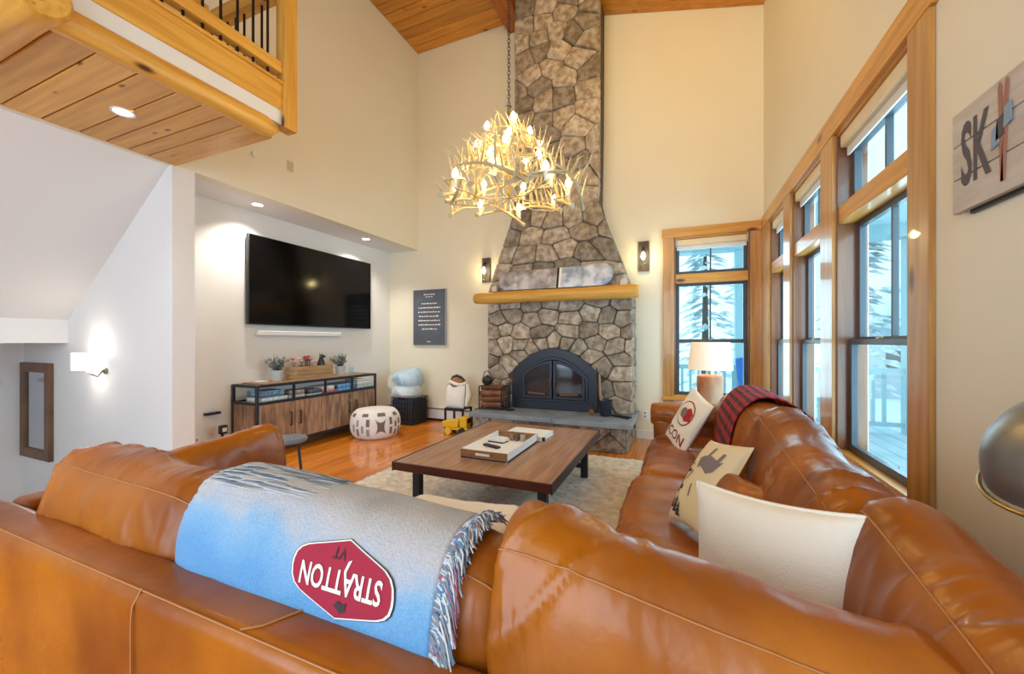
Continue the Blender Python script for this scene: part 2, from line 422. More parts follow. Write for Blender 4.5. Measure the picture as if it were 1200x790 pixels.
# ------------------------------------------------------------------ outside
struct(box(-14, 26, D + .3, 60, -1.3, -1.0).build('ground', snow))
deck = thing('wooden_deck', 'snowy wooden deck outside the windows with posts and railing', 'deck', (1.5, 7, -.2))
mb = MB()
for i in range(26): mb.box(-2.0 + i * .2, -1.81 + i * .2, D + .2, 8.4, -.2, -.1)
for i in range(0, 16): mb.box(XR + .18, 3.2, -1.0 + i * .4, -.61 + i * .4, -.2, -.1)
stuff(mb.build('deck_board', decking, deck))
for (px, py) in ((.95, 7.5), (3.1, 7.5), (3.1, 4.6), (-1.6, 7.5)):
    box(px - .09, px + .09, py - .09, py + .09, -.2, 2.75).build('post', teal, deck, bevel=.01)
box(-2.0, 3.3, 7.38, 7.62, 2.75, 2.95).build('porch_beam', teal, deck)
box(-2.0, 3.3, D + .2, 7.6, 2.95, 3.0).build('porch_ceiling', M('porch_ceiling', (.62, .85, .88), .6), deck)
box(-1.6, 3.1, 7.46, 7.54, .78, .85).build('top_rail', teal, deck); box(-1.6, 3.1, 7.47, 7.53, 0, .06).build('bottom_rail', teal, deck)
box(3.06, 3.14, 4.6, 7.5, .78, .85).build('top_rail', teal, deck); box(3.07, 3.13, 4.6, 7.5, 0, .06).build('bottom_rail', teal, deck)
b0 = MB().box(-.02, .02, -.02, .02, .06, .78).mesh('baluster', teal, (0, 0, 0))
for i in range(44):
    px, py = (-1.5 + i * .13, 7.5) if i < 34 else (3.1, 4.8 + (i - 34) * .27)
    o = bpy.data.objects.new('baluster', b0); C.objects.link(o); o.parent = deck; o.location = Vector((px, py, 0)) - Vector(deck['_o'])
# a red sledge leaning on the railing
sl = thing('plastic_sledge', 'red and blue plastic sledge leaning on the deck railing outside the back window', 'sledge', (1.02, 7.1, -.1))
MB().prism([(.92, 7.0, -.1), (1.12, 7.0, -.1), (.98, 7.42, .98), (.86, 7.42, .95)], (0, -.03, .01)).build('hull', M('sledge_blue', (.02, .16, .55), .4), sl)
MB().prism([(1.13, 7.0, -.1), (1.2, 7.0, -.1), (1.04, 7.42, .98), (.99, 7.42, .95)], (0, -.04, .01)).build('rail', M('sledge_red', (.6, .08, .12), .4), sl)


def tree(x, y, h, s, label):
    rnd = random.Random(s); t = thing('conifer', label, 'tree', (x, y, -1.1), 'snow dusted trees outside')
    MB().tube([(x, y, -1.1), (x, y, h * .96)], [.14, .02], 7).build('trunk', bark, t)
    mb = MB()
    for i in range(230):
        q = rnd.random() ** .7; z = -.2 + q * h; rr = (1 - q) * h * .23 + .15; a = rnd.uniform(0, 6.28); r = rr * rnd.uniform(.25, 1)
        c = Vector((x + r * math.cos(a), y + r * math.sin(a), z - .25 * r)); w = .16 + .1 * rnd.random()
        d = Vector((math.cos(a), math.sin(a), -.35)); e = Vector((-math.sin(a), math.cos(a), 0))
        mb.add([c - d * w * 1.3, c + e * w * .5 + d * w * .1, c + d * w * 1.2, c - e * w * .5 + d * w * .1, c + Vector((0, 0, .08))], [(0, 1, 4), (1, 2, 4), (2, 3, 4), (3, 0, 4)])
    stuff(mb.build('foliage', foliage, t, recalc=False))


tree(.7, 12.5, 5.2, 1, 'snowy conifer seen through the left half of the back window')
tree(2.9, 19.0, 7.4, 2, 'snowy conifer behind the teal porch post in the back window')
tree(4.0, 12.0, 5.0, 3, 'snowy conifer beyond the deck in the middle side window')
tree(7.6, 15.5, 6.0, 4, 'snowy conifer farther out, in the nearest side window')
h = thing('neighbour_house', 'pale neighbouring house with a snowy roof seen through the nearest side window', 'house', (9.5, 21, -1))
box(6.9, 13, 20, 24, -1, 1.9).build('wall', M('house_wall', (.50, .60, .64), .8), h)
MB().prism([(6.5, 19.6, 1.8), (13.4, 19.6, 1.8), (10, 19.6, 4.2)], (0, 4.8, 0)).build('roof', snow, h)
for i in range(3): box(7.5 + i * 1.7, 8.2 + i * 1.7, 19.95, 20.02, .2, 1.3).build('window', sashm, h)

# ------------------------------------------------------------------ loft
LX = -2.70; LY = 1.99; LZ = 2.72
loft = struct(box(XL, LX - .02, YB, LY, LZ + .03, LZ + .34).build('ceiling', wallm))
loft.name = 'loft_floor'
yy = [LY - .012]
y = LY
widths = [.2, .12, .13, .14, .18, .17, .16, .2, .17, .18, .2, .18, .2, .2, .2]
for i, wd in enumerate(widths):
    o = box(XL + .001, LX - .02, y - wd + .003, y - .003, LZ + .002, LZ + .03).build('plank', pineX, loft, bevel=.006, seg=1)
    y -= wd
# rounded end board
struct(MB().prism([(XL, LY + .0, LZ + .03), (XL, LY + .035, LZ + .07), (XL, LY + .03, LZ + .13), (XL, LY, LZ + .15)], (LX - XL, 0, 0)).build('trim_13', pineX))
t = thing('edge_log', 'rounded pine log along the lower edge of the loft', 'log', (LX, 0, LZ))
MB().tube([(LX, YB + .1, LZ + .055), (LX, 1.9, LZ + .055), (LX, 1.96, LZ + .055), (LX, 1.985, LZ + .055)], [.068, .068, .055, .03], 20).build('log', pineY, t)
struct(box(LX - .03, LX + .022, YB, 2.03, LZ + .115, LZ + .215).build('trim_14', white))
struct(box(LX - .03, LX + .035, YB, 2.03, LZ + .215, LZ + .40).build('trim_15', pineY, bevel=.006))
struct(box(LX - .05, LX + .05, YB, 2.03, LZ + .40, LZ + .42).build('trim_16', pineY, bevel=.004))
t = thing('loft_railing', 'pine loft railing with thin black iron balusters at upper left', 'railing', (LX, 2.03, LZ + .1))
PX, PY = LX + .012, 2.075
box(PX - .05, PX + .05, PY - .05, PY + .05, LZ + .09, 4.4).build('post', pineZ, t, bevel=.005)
box(LX - .035, LX + .035, YB, PY - .05, LZ + .485, LZ + .565).build('bottom_rail', pineY, t, bevel=.004)
box(LX - .04, LX + .04, YB, PY - .05, 4.02, 4.10).build('top_rail', pineY, t, bevel=.004)
bal = MB().tube([(0, 0, 0), (0, 0, .9)], .0085, 8).mesh('baluster', rail_iron)
for i in range(26):
    o = bpy.data.objects.new('baluster', bal); C.objects.link(o); o.parent = t; o.location = Vector((LX, PY - .14 - i * .105, LZ + .40)) - Vector(t['_o'])
    o.scale = (1, 1, 1.0)
t = thing('end_railing', 'second run of loft railing closing the loft end, seen behind the front balusters', 'railing', (-3.3, 2.0, LZ + .3))
box(XL, PX - .05, LY - .05, LY + .03, LZ + .34, LZ + .42).build('kick_board', pineX, t)
box(XL, PX - .05, LY - .04, LY + .03, LZ + .485, LZ + .565).build('bottom_rail', pineX, t, bevel=.004)
box(XL, PX - .05, LY - .05, LY + .04, 3.73, 3.83).build('top_rail', pineX, t, bevel=.004)
box(-3.67, -3.55, LY - .06, LY + .05, LZ + .34, 4.0).build('post', pineZ, t, bevel=.005)
for i in range(11):
    o = bpy.data.objects.new('baluster', bal); C.objects.link(o); o.parent = t; o.location = Vector((-2.84 - i * .098, LY, LZ + .40)) - Vector(t['_o'])
    o.scale = (1, 1, .70)
t = thing('log_joist', 'thick round pine log poking out over the loft edge at top left corner', 'log', (-3, .8, 2.85))
MB().tube([(-3.9, .79, 2.81), (LX - .1, .79, 2.81), (LX + .09, .80, 2.80), (LX + .11, .80, 2.80)], [.13, .128, .122, .105], 24).build('log', pineX, t)
t = thing('slim_log', 'smaller round log under the loft beside the thick corner log', 'log', (-3, .5, 2.7))
MB().tube([(LX - .22, -1.8, 2.70), (LX - .22, .60, 2.70), (LX - .22, .66, 2.70)], [.075, .075, .05], 20).build('log', pineY, t)


def downlight(loc, r, label, power, glow=canlit):
    t = thing('recessed_light', label, 'ceiling light', loc, 'recessed downlights')
    x, y, z = loc
    MB().lathe([(r * .78, -.004), (r, -.007), (r * 1.0, 0), (r * .78, 0)], (x, y, z), 28, cap=False).build('trim_ring', white, t)
    MB().lathe([(.0005, .004), (r * .8, .004), (r * .8, -.001), (.0005, -.001)], (x, y, z), 28, cap=False).build('lens', glow, t)
    light('downlight', 'SPOT', (x, y, z - .02), power, (1, .95, .86), (0, 0, 0), spot_size=R(125), spot_blend=.7, shadow_soft_size=.05)


downlight((-3.281, 1.38, LZ), .062, 'lit round downlight in the pine underside of the loft', 14)
downlight((-4.20, 2.893, ZS), .065, 'lit downlight in the niche above the left end of the television', 62)
downlight((-4.17, 4.479, ZS), .065, 'lit downlight in the niche above the right end of the television', 62)

# small things on the tall left wall
tag(box(-3.905, -3.895, 3.02, 3.09, 3.10, 3.21).build('wall_plate', M('plate', (.62, .5, .33), .6), org=(-3.9, 3.05, 3.15), bevel=.003), 'small tan blank plate on the tall left wall above the niche', 'wall plate')
t = thing('motion_sensor', 'tiny white sensor high on the left wall beside the loft end', 'sensor', (-3.9, 2.65, 3.11))
MB().lathe([(.001, 0), (.03, 0), (.026, .02), (.001, .028)], (-3.904, 2.65, 3.11), 16, Euler((0, R(90), 0))).build('dome', white, t)

# ------------------------------------------------------------------ fireplace
FY = 5.0
fp = thing('stone_fireplace', 'tall fieldstone chimney and fireplace against the back wall', 'fireplace', (-1.48, FY, 0))


def clip(poly, p, n):
    out = []; k = len(poly)
    for i in range(k):
        a, b = poly[i], poly[(i + 1) % k]; da = (a[0] - p[0]) * n[0] + (a[1] - p[1]) * n[1]; db = (b[0] - p[0]) * n[0] + (b[1] - p[1]) * n[1]
        if da <= 0: out.append(a)
        if (da <= 0) != (db <= 0):
            t = da / (da - db); out.append((a[0] + (b[0] - a[0]) * t, a[1] + (b[1] - a[1]) * t))
    return out


def stones(rect, seeds, to3, depth, drop=None, rnd=random.Random(3), gap=.0035, asp=1.25):
    x0, x1, z0, z1 = rect; S = [(a / 1.0, b * asp) for a, b in seeds]
    for i, (sx, sz) in enumerate(S):
        if drop and drop(sx, sz / asp): continue
        poly = [(x0, z0 * asp), (x1, z0 * asp), (x1, z1 * asp), (x0, z1 * asp)]
        for j, (qx, qz) in enumerate(S):
            if j == i: continue
            d = (qx - sx, qz - sz); l = math.hypot(*d)
            if l > 1.2 or l < 1e-6: continue
            m = ((sx + qx) / 2 - d[0] / l * gap, (sz + qz) / 2 - d[1] / l * gap)
            poly = clip(poly, m, d)
            if len(poly) < 3: break
        if len(poly) < 3: continue
        poly = [(a, b / asp) for a, b in poly]
        q = []
        for k, a in enumerate(poly):                          # drop very short edges
            b = poly[(k + 1) % len(poly)]
            if math.hypot(a[0] - b[0], a[1] - b[1]) > .018: q.append(a)
        poly = q
        if len(poly) < 3: continue
        area = abs(sum(poly[k][0] * poly[(k + 1) % len(poly)][1] - poly[(k + 1) % len(poly)][0] * poly[k][1] for k in range(len(poly)))) / 2
        if area < .0012: continue
        cut = []                                              # knock the corners off
        for k in range(len(poly)):
            a, b, c = poly[k - 1], poly[k], poly[(k + 1) % len(poly)]
            for e in (a, c):
                l = math.hypot(e[0] - b[0], e[1] - b[1]); s = min(.018, l * .2) * rnd.uniform(.5, 1)
                cut.append((b[0] + (e[0] - b[0]) / l * s, b[1] + (e[1] - b[1]) / l * s))
        poly = cut; cx = sum(a for a, b in poly) / len(poly); cz = sum(b for a, b in poly) / len(poly); nn = len(poly)
        dd = depth * rnd.uniform(.75, 1.25); tx, tz = rnd.uniform(-.06, .06), rnd.uniform(-.07, .07)
        ins = lambda f: [(cx + (a - cx) * f, cz + (b - cz) * f) for a, b in poly]
        vs = [to3(a, b, -.03) for a, b in poly] + [to3(a, b, dd * .55) for a, b in poly]
        vs += [to3(a, b, dd + tx * (a - cx) + tz * (b - cz) + rnd.uniform(-.009, .007)) for a, b in ins(.88)] + [to3(cx, cz, dd * rnd.uniform(.95, 1.15))]
        fs = [(k, (k + 1) % nn, nn + (k + 1) % nn, nn + k) for k in range(nn)] + [(nn + k, nn + (k + 1) % nn, 2 * nn + (k + 1) % nn, 2 * nn + k) for k in range(nn)]
        fs += [(2 * nn + k, 2 * nn + (k + 1) % nn, 3 * nn) for k in range(nn)]
        MB().add(vs, fs).build('stone', stone, fp, sharp=28)


def jseeds(x0, x1, z0, z1, dx, dz, rnd, jx=.36, jz=.22):
    out = []; r = 0; z = z0 + dz / 2
    while z < z1:
        ddx = dx * rnd.uniform(.8, 1.25); x = x0 + ddx * (.25 if r % 2 else .55)
        while x < x1:
            out.append((x + rnd.uniform(-jx, jx) * ddx * .7, z + rnd.uniform(-jz, jz) * dz)); x += ddx
        z += dz; r += 1
    return out


SX0, SX1 = -2.45, -.515
rs = random.Random(11)
OX, OW, OH, OS = -1.4925, .568, .84, 1.15                # firebox opening: centre, half width, spring height, crown
arch = lambda x: OS - (OS - OH) * ((x - OX) / OW) ** 2
seeds = jseeds(SX0, SX1, .36, 1.82, .235, .185, rs)
seeds = [(a, b) for a, b in seeds if not (abs(a - OX) < OW + .17 and b < OS + .22 - (OS - OH) * ((a - OX) / OW) ** 2 and b < arch(a) + .2)]
for i in range(9):                                       # stones set round the arch
    q = -1 + 2 * i / 8; xx = OX + q * (OW - .02); zz = arch(xx); sl_ = 2 * (OS - OH) * (xx - OX) / OW ** 2
    nx, nz = sl_, 1.0; l = math.hypot(nx, nz); nx /= l; nz /= l
    e = rs.uniform(.085, .105)
    seeds += [(xx + nx * e, zz + nz * e), (xx - nx * e, zz - nz * e)]
for zz in (.45, .62):
    for s in (-1, 1): seeds += [(OX + s * (OW + .1), zz), (OX + s * (OW - .1), zz)]
core = MB().box(SX0 + .015, SX1 - .015, FY, D, 0, 1.88)
core.box(SX0 + .05, SX1 - .05, 4.56, FY, 0, .30)


def ux(z, side):                                         # outline of the chimney above the mantel
    if side < 0: pts = [(1.85, -2.47), (2.08, -2.40), (2.85, -2.11), (3.05, -2.05), (6.0, -2.046)]
    else: pts = [(1.85, -.505), (2.04, -.565), (3.0, -.925), (3.15, -.905), (6.0, -.895)]
    for (za, xa), (zb, xb) in zip(pts, pts[1:]):
        if z <= zb: return xa + (xb - xa) * (z - za) / (zb - za)
    return pts[-1][1]


zs = [1.85, 2.08, 2.5, 2.85, 3.05, 4, 5.9]
for za, zb in zip(zs, zs[1:]):
    core.prism([(ux(za, -1) + .015, FY, za), (ux(za, 1) - .015, FY, za), (ux(zb, 1) - .015, FY, zb), (ux(zb, -1) + .015, FY, zb)], (0, D - FY, 0))
core.build('mortar_core', mortar, fp)
P3 = lambda a, b, d: (a, FY - d, b)
stones((SX0, SX1, .36, 1.80), seeds, P3, .045, drop=lambda a, b: abs(a - OX) < OW and b < arch(a) - .01, rnd=rs)
U3 = lambda a, b, d: (ux(b, -1) + (ux(b, 1) - ux(b, -1)) * a / 1.3, FY - d, b)
stones((0, 1.3, 1.86, 3.0), jseeds(0, 1.3, 1.86, 3.0, .26, .22, rs), U3, .045, rnd=rs)
stones((0, 1.3, 3.0, 5.9), jseeds(0, 1.3, 3.0, 5.9, .31, .215, rs), U3, .045, rnd=rs)
stones((4.58, 5.35, 0, .30), jseeds(4.58, 5.35, 0, .30, .22, .12, rs), lambda a, b, d: (-.55 + d * .8, a, b), .04, rnd=rs)
stones((SX0, -.55, 0, .30), jseeds(SX0, -.55, 0, .30, .27, .13, rs), lambda a, b, d: (a, 4.56 - d, b), .04, rnd=rs)
stones((FY, 5.35, .36, 1.80), jseeds(FY, 5.35, .36, 1.80, .2, .19, rs), lambda a, b, d: (SX1 - .02 + d, a, b), .03, rnd=rs)
# hearth slab in two slates
box(-2.44, -1.35, 4.40, FY + .01, .30, .36).build('hearth_slab', slate, fp, bevel=.008)
box(-1.345, -.46, 4.38, FY + .01, .30, .36).build('hearth_slab', slate, fp, bevel=.008)
box(-.55, -.46, FY + .01, D - .01, .30, .36).build('hearth_slab', slate, fp, bevel=.008)


# firebox doors: arched iron surround and two glazed leaves
def archpoly(hw, z0, zsp, zcr, n=16):
    pts = [(OX - hw, z0), (OX + hw, z0)]
    for i in range(n + 1):
        q = 1 - 2 * i / n; pts.append((OX + q * hw, zsp + (zcr - zsp) * (1 - q * q)))
    return pts


def ring(outer, inner, y0, y1):
    n = len(outer); vs = [(a, y0, b) for a, b in outer] + [(a, y0, b) for a, b in inner] + [(a, y1, b) for a, b in outer] + [(a, y1, b) for a, b in inner]
    fs = []
    for i in range(n):
        j = (i + 1) % n; fs += [(i, j, n + j, n + i), (2 * n + i, 2 * n + j, 3 * n + j, 3 * n + i), (i, j, 2 * n + j, 2 * n + i), (n + i, n + j, 3 * n + j, 3 * n + i)]
    return MB().add(vs, fs)


fb = thing('fireplace_insert', 'black arched iron fireplace insert with two glass doors', 'fireplace insert', (OX, FY, .36))
ring(archpoly(OW, .362, OH + .02, OS + .01), archpoly(.455, .47, OH - .05, 1.045), 4.93, 4.97).build('surround', iron, fb, bevel=.004, seg=1)
ring(archpoly(.455, .47, OH - .05, 1.045), archpoly(.425, .50, OH - .07, 1.01), 4.915, 4.95).build('door_surround', navy_metal, fb, bevel=.003, seg=1)
MB().prism([(a, 4.975, b) for a, b in archpoly(OW - .01, .37, OH, OS)], (0, .01, 0)).build('firebox_back', irond, fb)
for s in (-1, 1):
    n = 9; outer = []; inner = []
    for (w0, w1, zb, zs_, zt, lst) in ((.008, .42, .505, OH - .07, 1.003, outer), (.045, .385, .54, OH - .08, .96, inner)):
        lst += [(OX + s * w0, zb), (OX + s * w1, zb)]
        for i in range(n):
            q = 1 - i / (n - 1); xx = w0 + (w1 - w0) * q; lst.append((OX + s * xx, zs_ + (zt - zs_) * (1 - (xx / .43) ** 2)))
    dr = ring(outer, inner, 4.905, 4.93).build('door', navy_metal, fb, bevel=.002, seg=1)
    g = MB().prism([(a, 4.918, b) for a, b in inner], (0, .003, 0)).build('pane', M('smoked_glass', (.02, .022, .03), .06, spec=.8), dr)
    MB().tube([(OX + s * .026, 4.885, .66), (OX + s * .026, 4.88, .70), (OX + s * .026, 4.885, .76)], .007, 8).build('handle', brass if s > 0 else steelsh, dr)
# logs with embers behind the glass show as a brown band at the foot of the doors
for s in (-1, 1):
    MB().tube([(OX + s * .10, 4.902, .565), (OX + s * .33, 4.902, .575)], .018, 10).build('door_grille_bar', M('log_brown', (.12, .07, .05), .7), fb)

# mantel log
t = thing('mantel_log', 'peeled pine log mantel shelf across the stone fireplace', 'mantel', (-1.5, 4.86, 1.84))
pts = [(-2.60, 4.86, 1.835), (-2.585, 4.86, 1.835), (-2.5, 4.86, 1.835), (-1.9, 4.86, 1.84), (-1.3, 4.86, 1.838), (-.7, 4.86, 1.842), (-.47, 4.86, 1.842), (-.43, 4.86, 1.842)]
mb = MB().tube(pts, [.05, .068, .076, .080, .078, .085, .084, .07], 22)
mb.build('log', pineX, t)
mb = MB().box(-2.45, -.52, 4.90, FY, 1.79, 1.905); mb.build('shelf_back', pineX, t, bevel=.01)

# snowboard lying against the chimney on the mantel
sb = thing('snowboard', 'printed snowboard lying on its edge along the mantel', 'snowboard', (-1.47, 4.87, 1.91))
L_, Hb = 1.50, .275
out = []
for i in range(25):
    a = -math.pi / 2 + math.pi * i / 24; out.append((L_ / 2 - Hb * .5 + Hb * .5 * math.cos(a), Hb / 2 * math.sin(a) * 1.0))
for i in range(25):
    a = math.pi / 2 + math.pi * i / 24; out.append((-L_ / 2 + Hb * .45 + Hb * .45 * math.cos(a), Hb * .46 * math.sin(a)))


def sbmap(x, z, off=0):
    wz = 2.058 + z + .010 * x; return Vector((-1.47 + x, 4.878 + .26 * z + (.03 * (abs(x) / .75) ** 4) * -1 - off, wz))


sbm = M('snowboard_print', (.42, .40, .42), .28, col2=(.20, .16, .17), sc=9, st=(1, 1, 2))


def sbcol(nt, L, b):
    tc = nd(nt, 'ShaderNodeTexCoord'); sx = nd(nt, 'ShaderNodeSeparateXYZ'); L.new(tc.outputs['Object'], sx.inputs[0])
    n = nd(nt, 'ShaderNodeTexNoise'); n.inputs['Scale'].default_value = 7; n.inputs['Detail'].default_value = 7; L.new(tc.outputs['Object'], n.inputs['Vector'])
    r1 = nd(nt, 'ShaderNodeValToRGB'); r1.color_ramp.elements[0].position = .35; r1.color_ramp.elements[1].position = .62
    r1.color_ramp.elements[0].color = (.22, .19, .19, 1); r1.color_ramp.elements[1].color = (.60, .58, .60, 1)
    r2 = nd(nt, 'ShaderNodeValToRGB'); r2.color_ramp.elements[0].position = .38; r2.color_ramp.elements[1].position = .60
    r2.color_ramp.elements[0].color = (.27, .33, .46, 1); r2.color_ramp.elements[1].color = (.70, .75, .81, 1)
    L.new(n.outputs['Fac'], r1.inputs[0]); L.new(n.outputs['Fac'], r2.inputs[0])
    g = nd(nt, 'ShaderNodeMath', operation='GREATER_THAN'); g.inputs[1].default_value = .08; L.new(sx.outputs[0], g.inputs[0])
    mx = nd(nt, 'ShaderNodeMix', data_type='RGBA'); L.new(g.outputs[0], mx.inputs['Factor']); L.new(r1.outputs[0], mx.inputs['A']); L.new(r2.outputs[0], mx.inputs['B'])
    L.new(mx.outputs['Result'], b.inputs['Base Color'])


node_group_color(sbm, sbcol)
ob = conform(out, [tuple(range(len(out)))], lambda x, z: sbmap(x, z), .12).build('deck', sbm, sb, solid=.012, org=sb['_o'])
ob = conform([(.075, -.13), (.10, -.13), (.10, .13), (.075, .13)], [(0, 1, 2, 3)], lambda x, z: sbmap(x, z, .008), .1).build('white_stripe', whitep, sb)
ob = conform([(.045, -.13), (.07, -.13), (.07, .13), (.045, .13)], [(0, 1, 2, 3)], lambda x, z: sbmap(x, z, .008), .1).build('black_stripe', blk, sb)
# small wooden blocks at both ends of the board
for xx, lab in ((-2.29, 'small white tea light block at the left end of the mantel'), (-.60, 'small white tea light block at the right end of the mantel')):
    t = thing('tealight_block', lab, 'candle holder', (xx, 4.86, 1.92), 'tea light blocks on the mantel')
    box(xx - .035, xx + .035, 4.83, 4.90, 1.918, 1.985).build('block', M('limed_wood', (.62, .52, .42), .7), t, bevel=.004)
    MB().lathe([(.02, 0), (.02, .012), (.017, .012), (.017, .004)], (xx, 4.865, 1.985), 14).build('cup', tin, t)


# wall sconces either side of the chimney
def sconce(x, zb, zt, lab):
    t = thing('plank_sconce', lab, 'wall sconce', (x, D, (zb + zt) / 2), 'plank sconces beside the chimney')
    box(x - .065, x + .065, D - .03, D - .001, zb, zt).build('plank', M('dark_barn_wood', (.13, .08, .06), .7, col2=(.07, .04, .03), sc=4, st=(8, 8, .8)), t, bevel=.003)
    MB().tube([(x, D - .03, zt - .09), (x, D - .09, zt - .08), (x, D - .10, zt - .12)], .008, 8).build('arm', blk, t)
    MB().lathe([(.018, 0), (.022, -.04), (.018, -.05)], (x, D - .10, zt - .10), 14).build('socket', blk, t)
    z = zt - .15
    j = MB().lathe([(.03, 0), (.055, -.05), (.06, -.12), (.055, -.20), (.05, -.205)], (x, D - .10, z + .02), 20, cap=False).build('glass_jar', glass, t)
    MB().lathe([(.004, 0), (.014, -.012), (.026, -.05), (.026, -.07), (.014, -.09), (.002, -.095)], (x, D - .10, z), 16).build('bulb', bulbm, j)
    light('sconce_light', 'POINT', (x, D - .13, z - .06), 4, (1, .66, .26), shadow_soft_size=.03)


sconce(-2.66, 2.14, 2.50, 'dark plank sconce with a glass jar bulb left of the chimney')
sconce(-.41, 2.15, 2.53, 'dark plank sconce with a glass jar bulb right of the chimney')

# firewood rack, tools, figures on the hearth
t = thing('firewood_rack', 'black rack of split firewood standing on the left end of the hearth', 'firewood rack', (-2.25, 4.75, .36))
mb = MB()
for xx in (-2.41, -2.09):
    for y in (4.63, 4.87): mb.tube([(xx, y, .362), (xx, y, .66)], .008, 6)
    mb.tube([(xx, 4.63, .66), (xx, 4.87, .66)], .008, 6); mb.tube([(xx, 4.63, .375), (xx, 4.87, .375)], .008, 6)
for y in (4.63, 4.87): mb.tube([(-2.41, y, .375), (-2.09, y, .375)], .008, 6)
mb.build('frame', irond, t)
rr = random.Random(5)
wood_log = M('split_wood', (.30, .11, .05), .8, col2=(.12, .045, .025), sc=5, rnd=.4)
for i, (yy_, zz) in enumerate([(4.68, .42), (4.76, .42), (4.83, .42), (4.70, .49), (4.79, .49), (4.68, .56), (4.77, .56), (4.84, .55), (4.73, .63), (4.80, .63)]):
    a = rr.uniform(-.02, .02); MB().tube([(-2.40 - a, yy_, zz), (-2.12 + a, yy_ + a, zz + a)], .036, 7).build('firewood_piece', wood_log, t, sharp=20)
t = thing('dark_kettle', 'round black iron kettle on top of the firewood rack', 'kettle', (-2.33, 4.72, .67))
MB().lathe([(.03, 0), (.06, .02), (.075, .06), (.06, .10), (.025, .115), (.01, .13)], (-2.34, 4.73, .672), 20).build('body', blk, t)
MB().tube([(-2.40, 4.73, .77), (-2.38, 4.73, .84), (-2.34, 4.73, .86), (-2.30, 4.73, .84), (-2.28, 4.73, .77)], .006, 6).build('handle', blk, t)
MB().tube([(-2.28, 4.73, .73), (-2.23, 4.73, .77)], [.014, .008], 8).build('spout', blk, t)
t = thing('poker_stand', 'thin black fireplace tool stand left of the glass doors', 'fireplace tools', (-2.0, 4.70, .36))
MB().lathe([(.06, 0), (.06, .012), (.01, .02)], (-2.0, 4.70, .361), 16).build('base', irond, t)
MB().tube([(-2.0, 4.70, .37), (-2.0, 4.70, .74)], .008, 8).build('pole', irond, t)
MB().tube([(-1.965, 4.70, .42), (-1.965, 4.70, .72)], .006, 6).build('poker', irond, t)
MB().cbox((-2.04, 4.70, .46), (.05, .02, .12)).tube([(-2.04, 4.70, .50), (-2.04, 4.70, .72)], .005, 6).build('brush', irond, t)
MB().tube([(-2.06, 4.70, .70), (-1.95, 4.70, .70)], .006, 6).build('cross_bar', irond, t)
t = thing('ash_shovel', 'black ash bucket with a wooden handled brush right of the glass doors', 'ash bucket', (-.80, 4.75, .36))
MB().lathe([(.05, 0), (.065, .02), (.085, .19), (.08, .19), (.055, .02)], (-.80, 4.78, .362), 20).build('bucket', navy_metal, t)
MB().tube([(-.84, 4.78, .46), (-.865, 4.78, .66), (-.875, 4.80, .86)], [.02, .018, .012], 10).build('brush_handle', M('broom_wood', (.32, .18, .10), .6), t)
MB().tube([(-.78, 4.78, .54), (-.90, 4.80, .75), (-.91, 4.82, .93)], .006, 8).build('shovel_rod', irond, t)
t = thing('fireplace_tongs', 'black log tongs lying flat on the right end of the hearth', 'tongs', (-.62, 4.72, .36))
MB().tube([(-.74, 4.80, .372), (-.52, 4.66, .372)], .009, 8).build('arm', irond, t)
MB().tube([(-.74, 4.80, .372), (-.66, 4.82, .372), (-.50, 4.74, .372)], .009, 8).build('arm', irond, t)
t = thing('pine_cone', 'small brown pine cone on the hearth by the insert', 'pine cone', (-.97, 4.80, .36))
mb = MB()
for i in range(40):
    q = i / 40; a = i * 2.4; r = .03 * math.sin(math.pi * (q * .8 + .15)); c = Vector((-.97 + r * math.cos(a), 4.80 + r * math.sin(a), .366 + q * .06))
    mb.cbox(c, (.014, .014, .008), Euler((0, 0, a)))
stuff(mb.build('scale', M('cone_brown', (.35, .16, .06), .8), t))

# ------------------------------------------------------------------ cushions
sp = lambda v, e: math.copysign(abs(v) ** e, v)


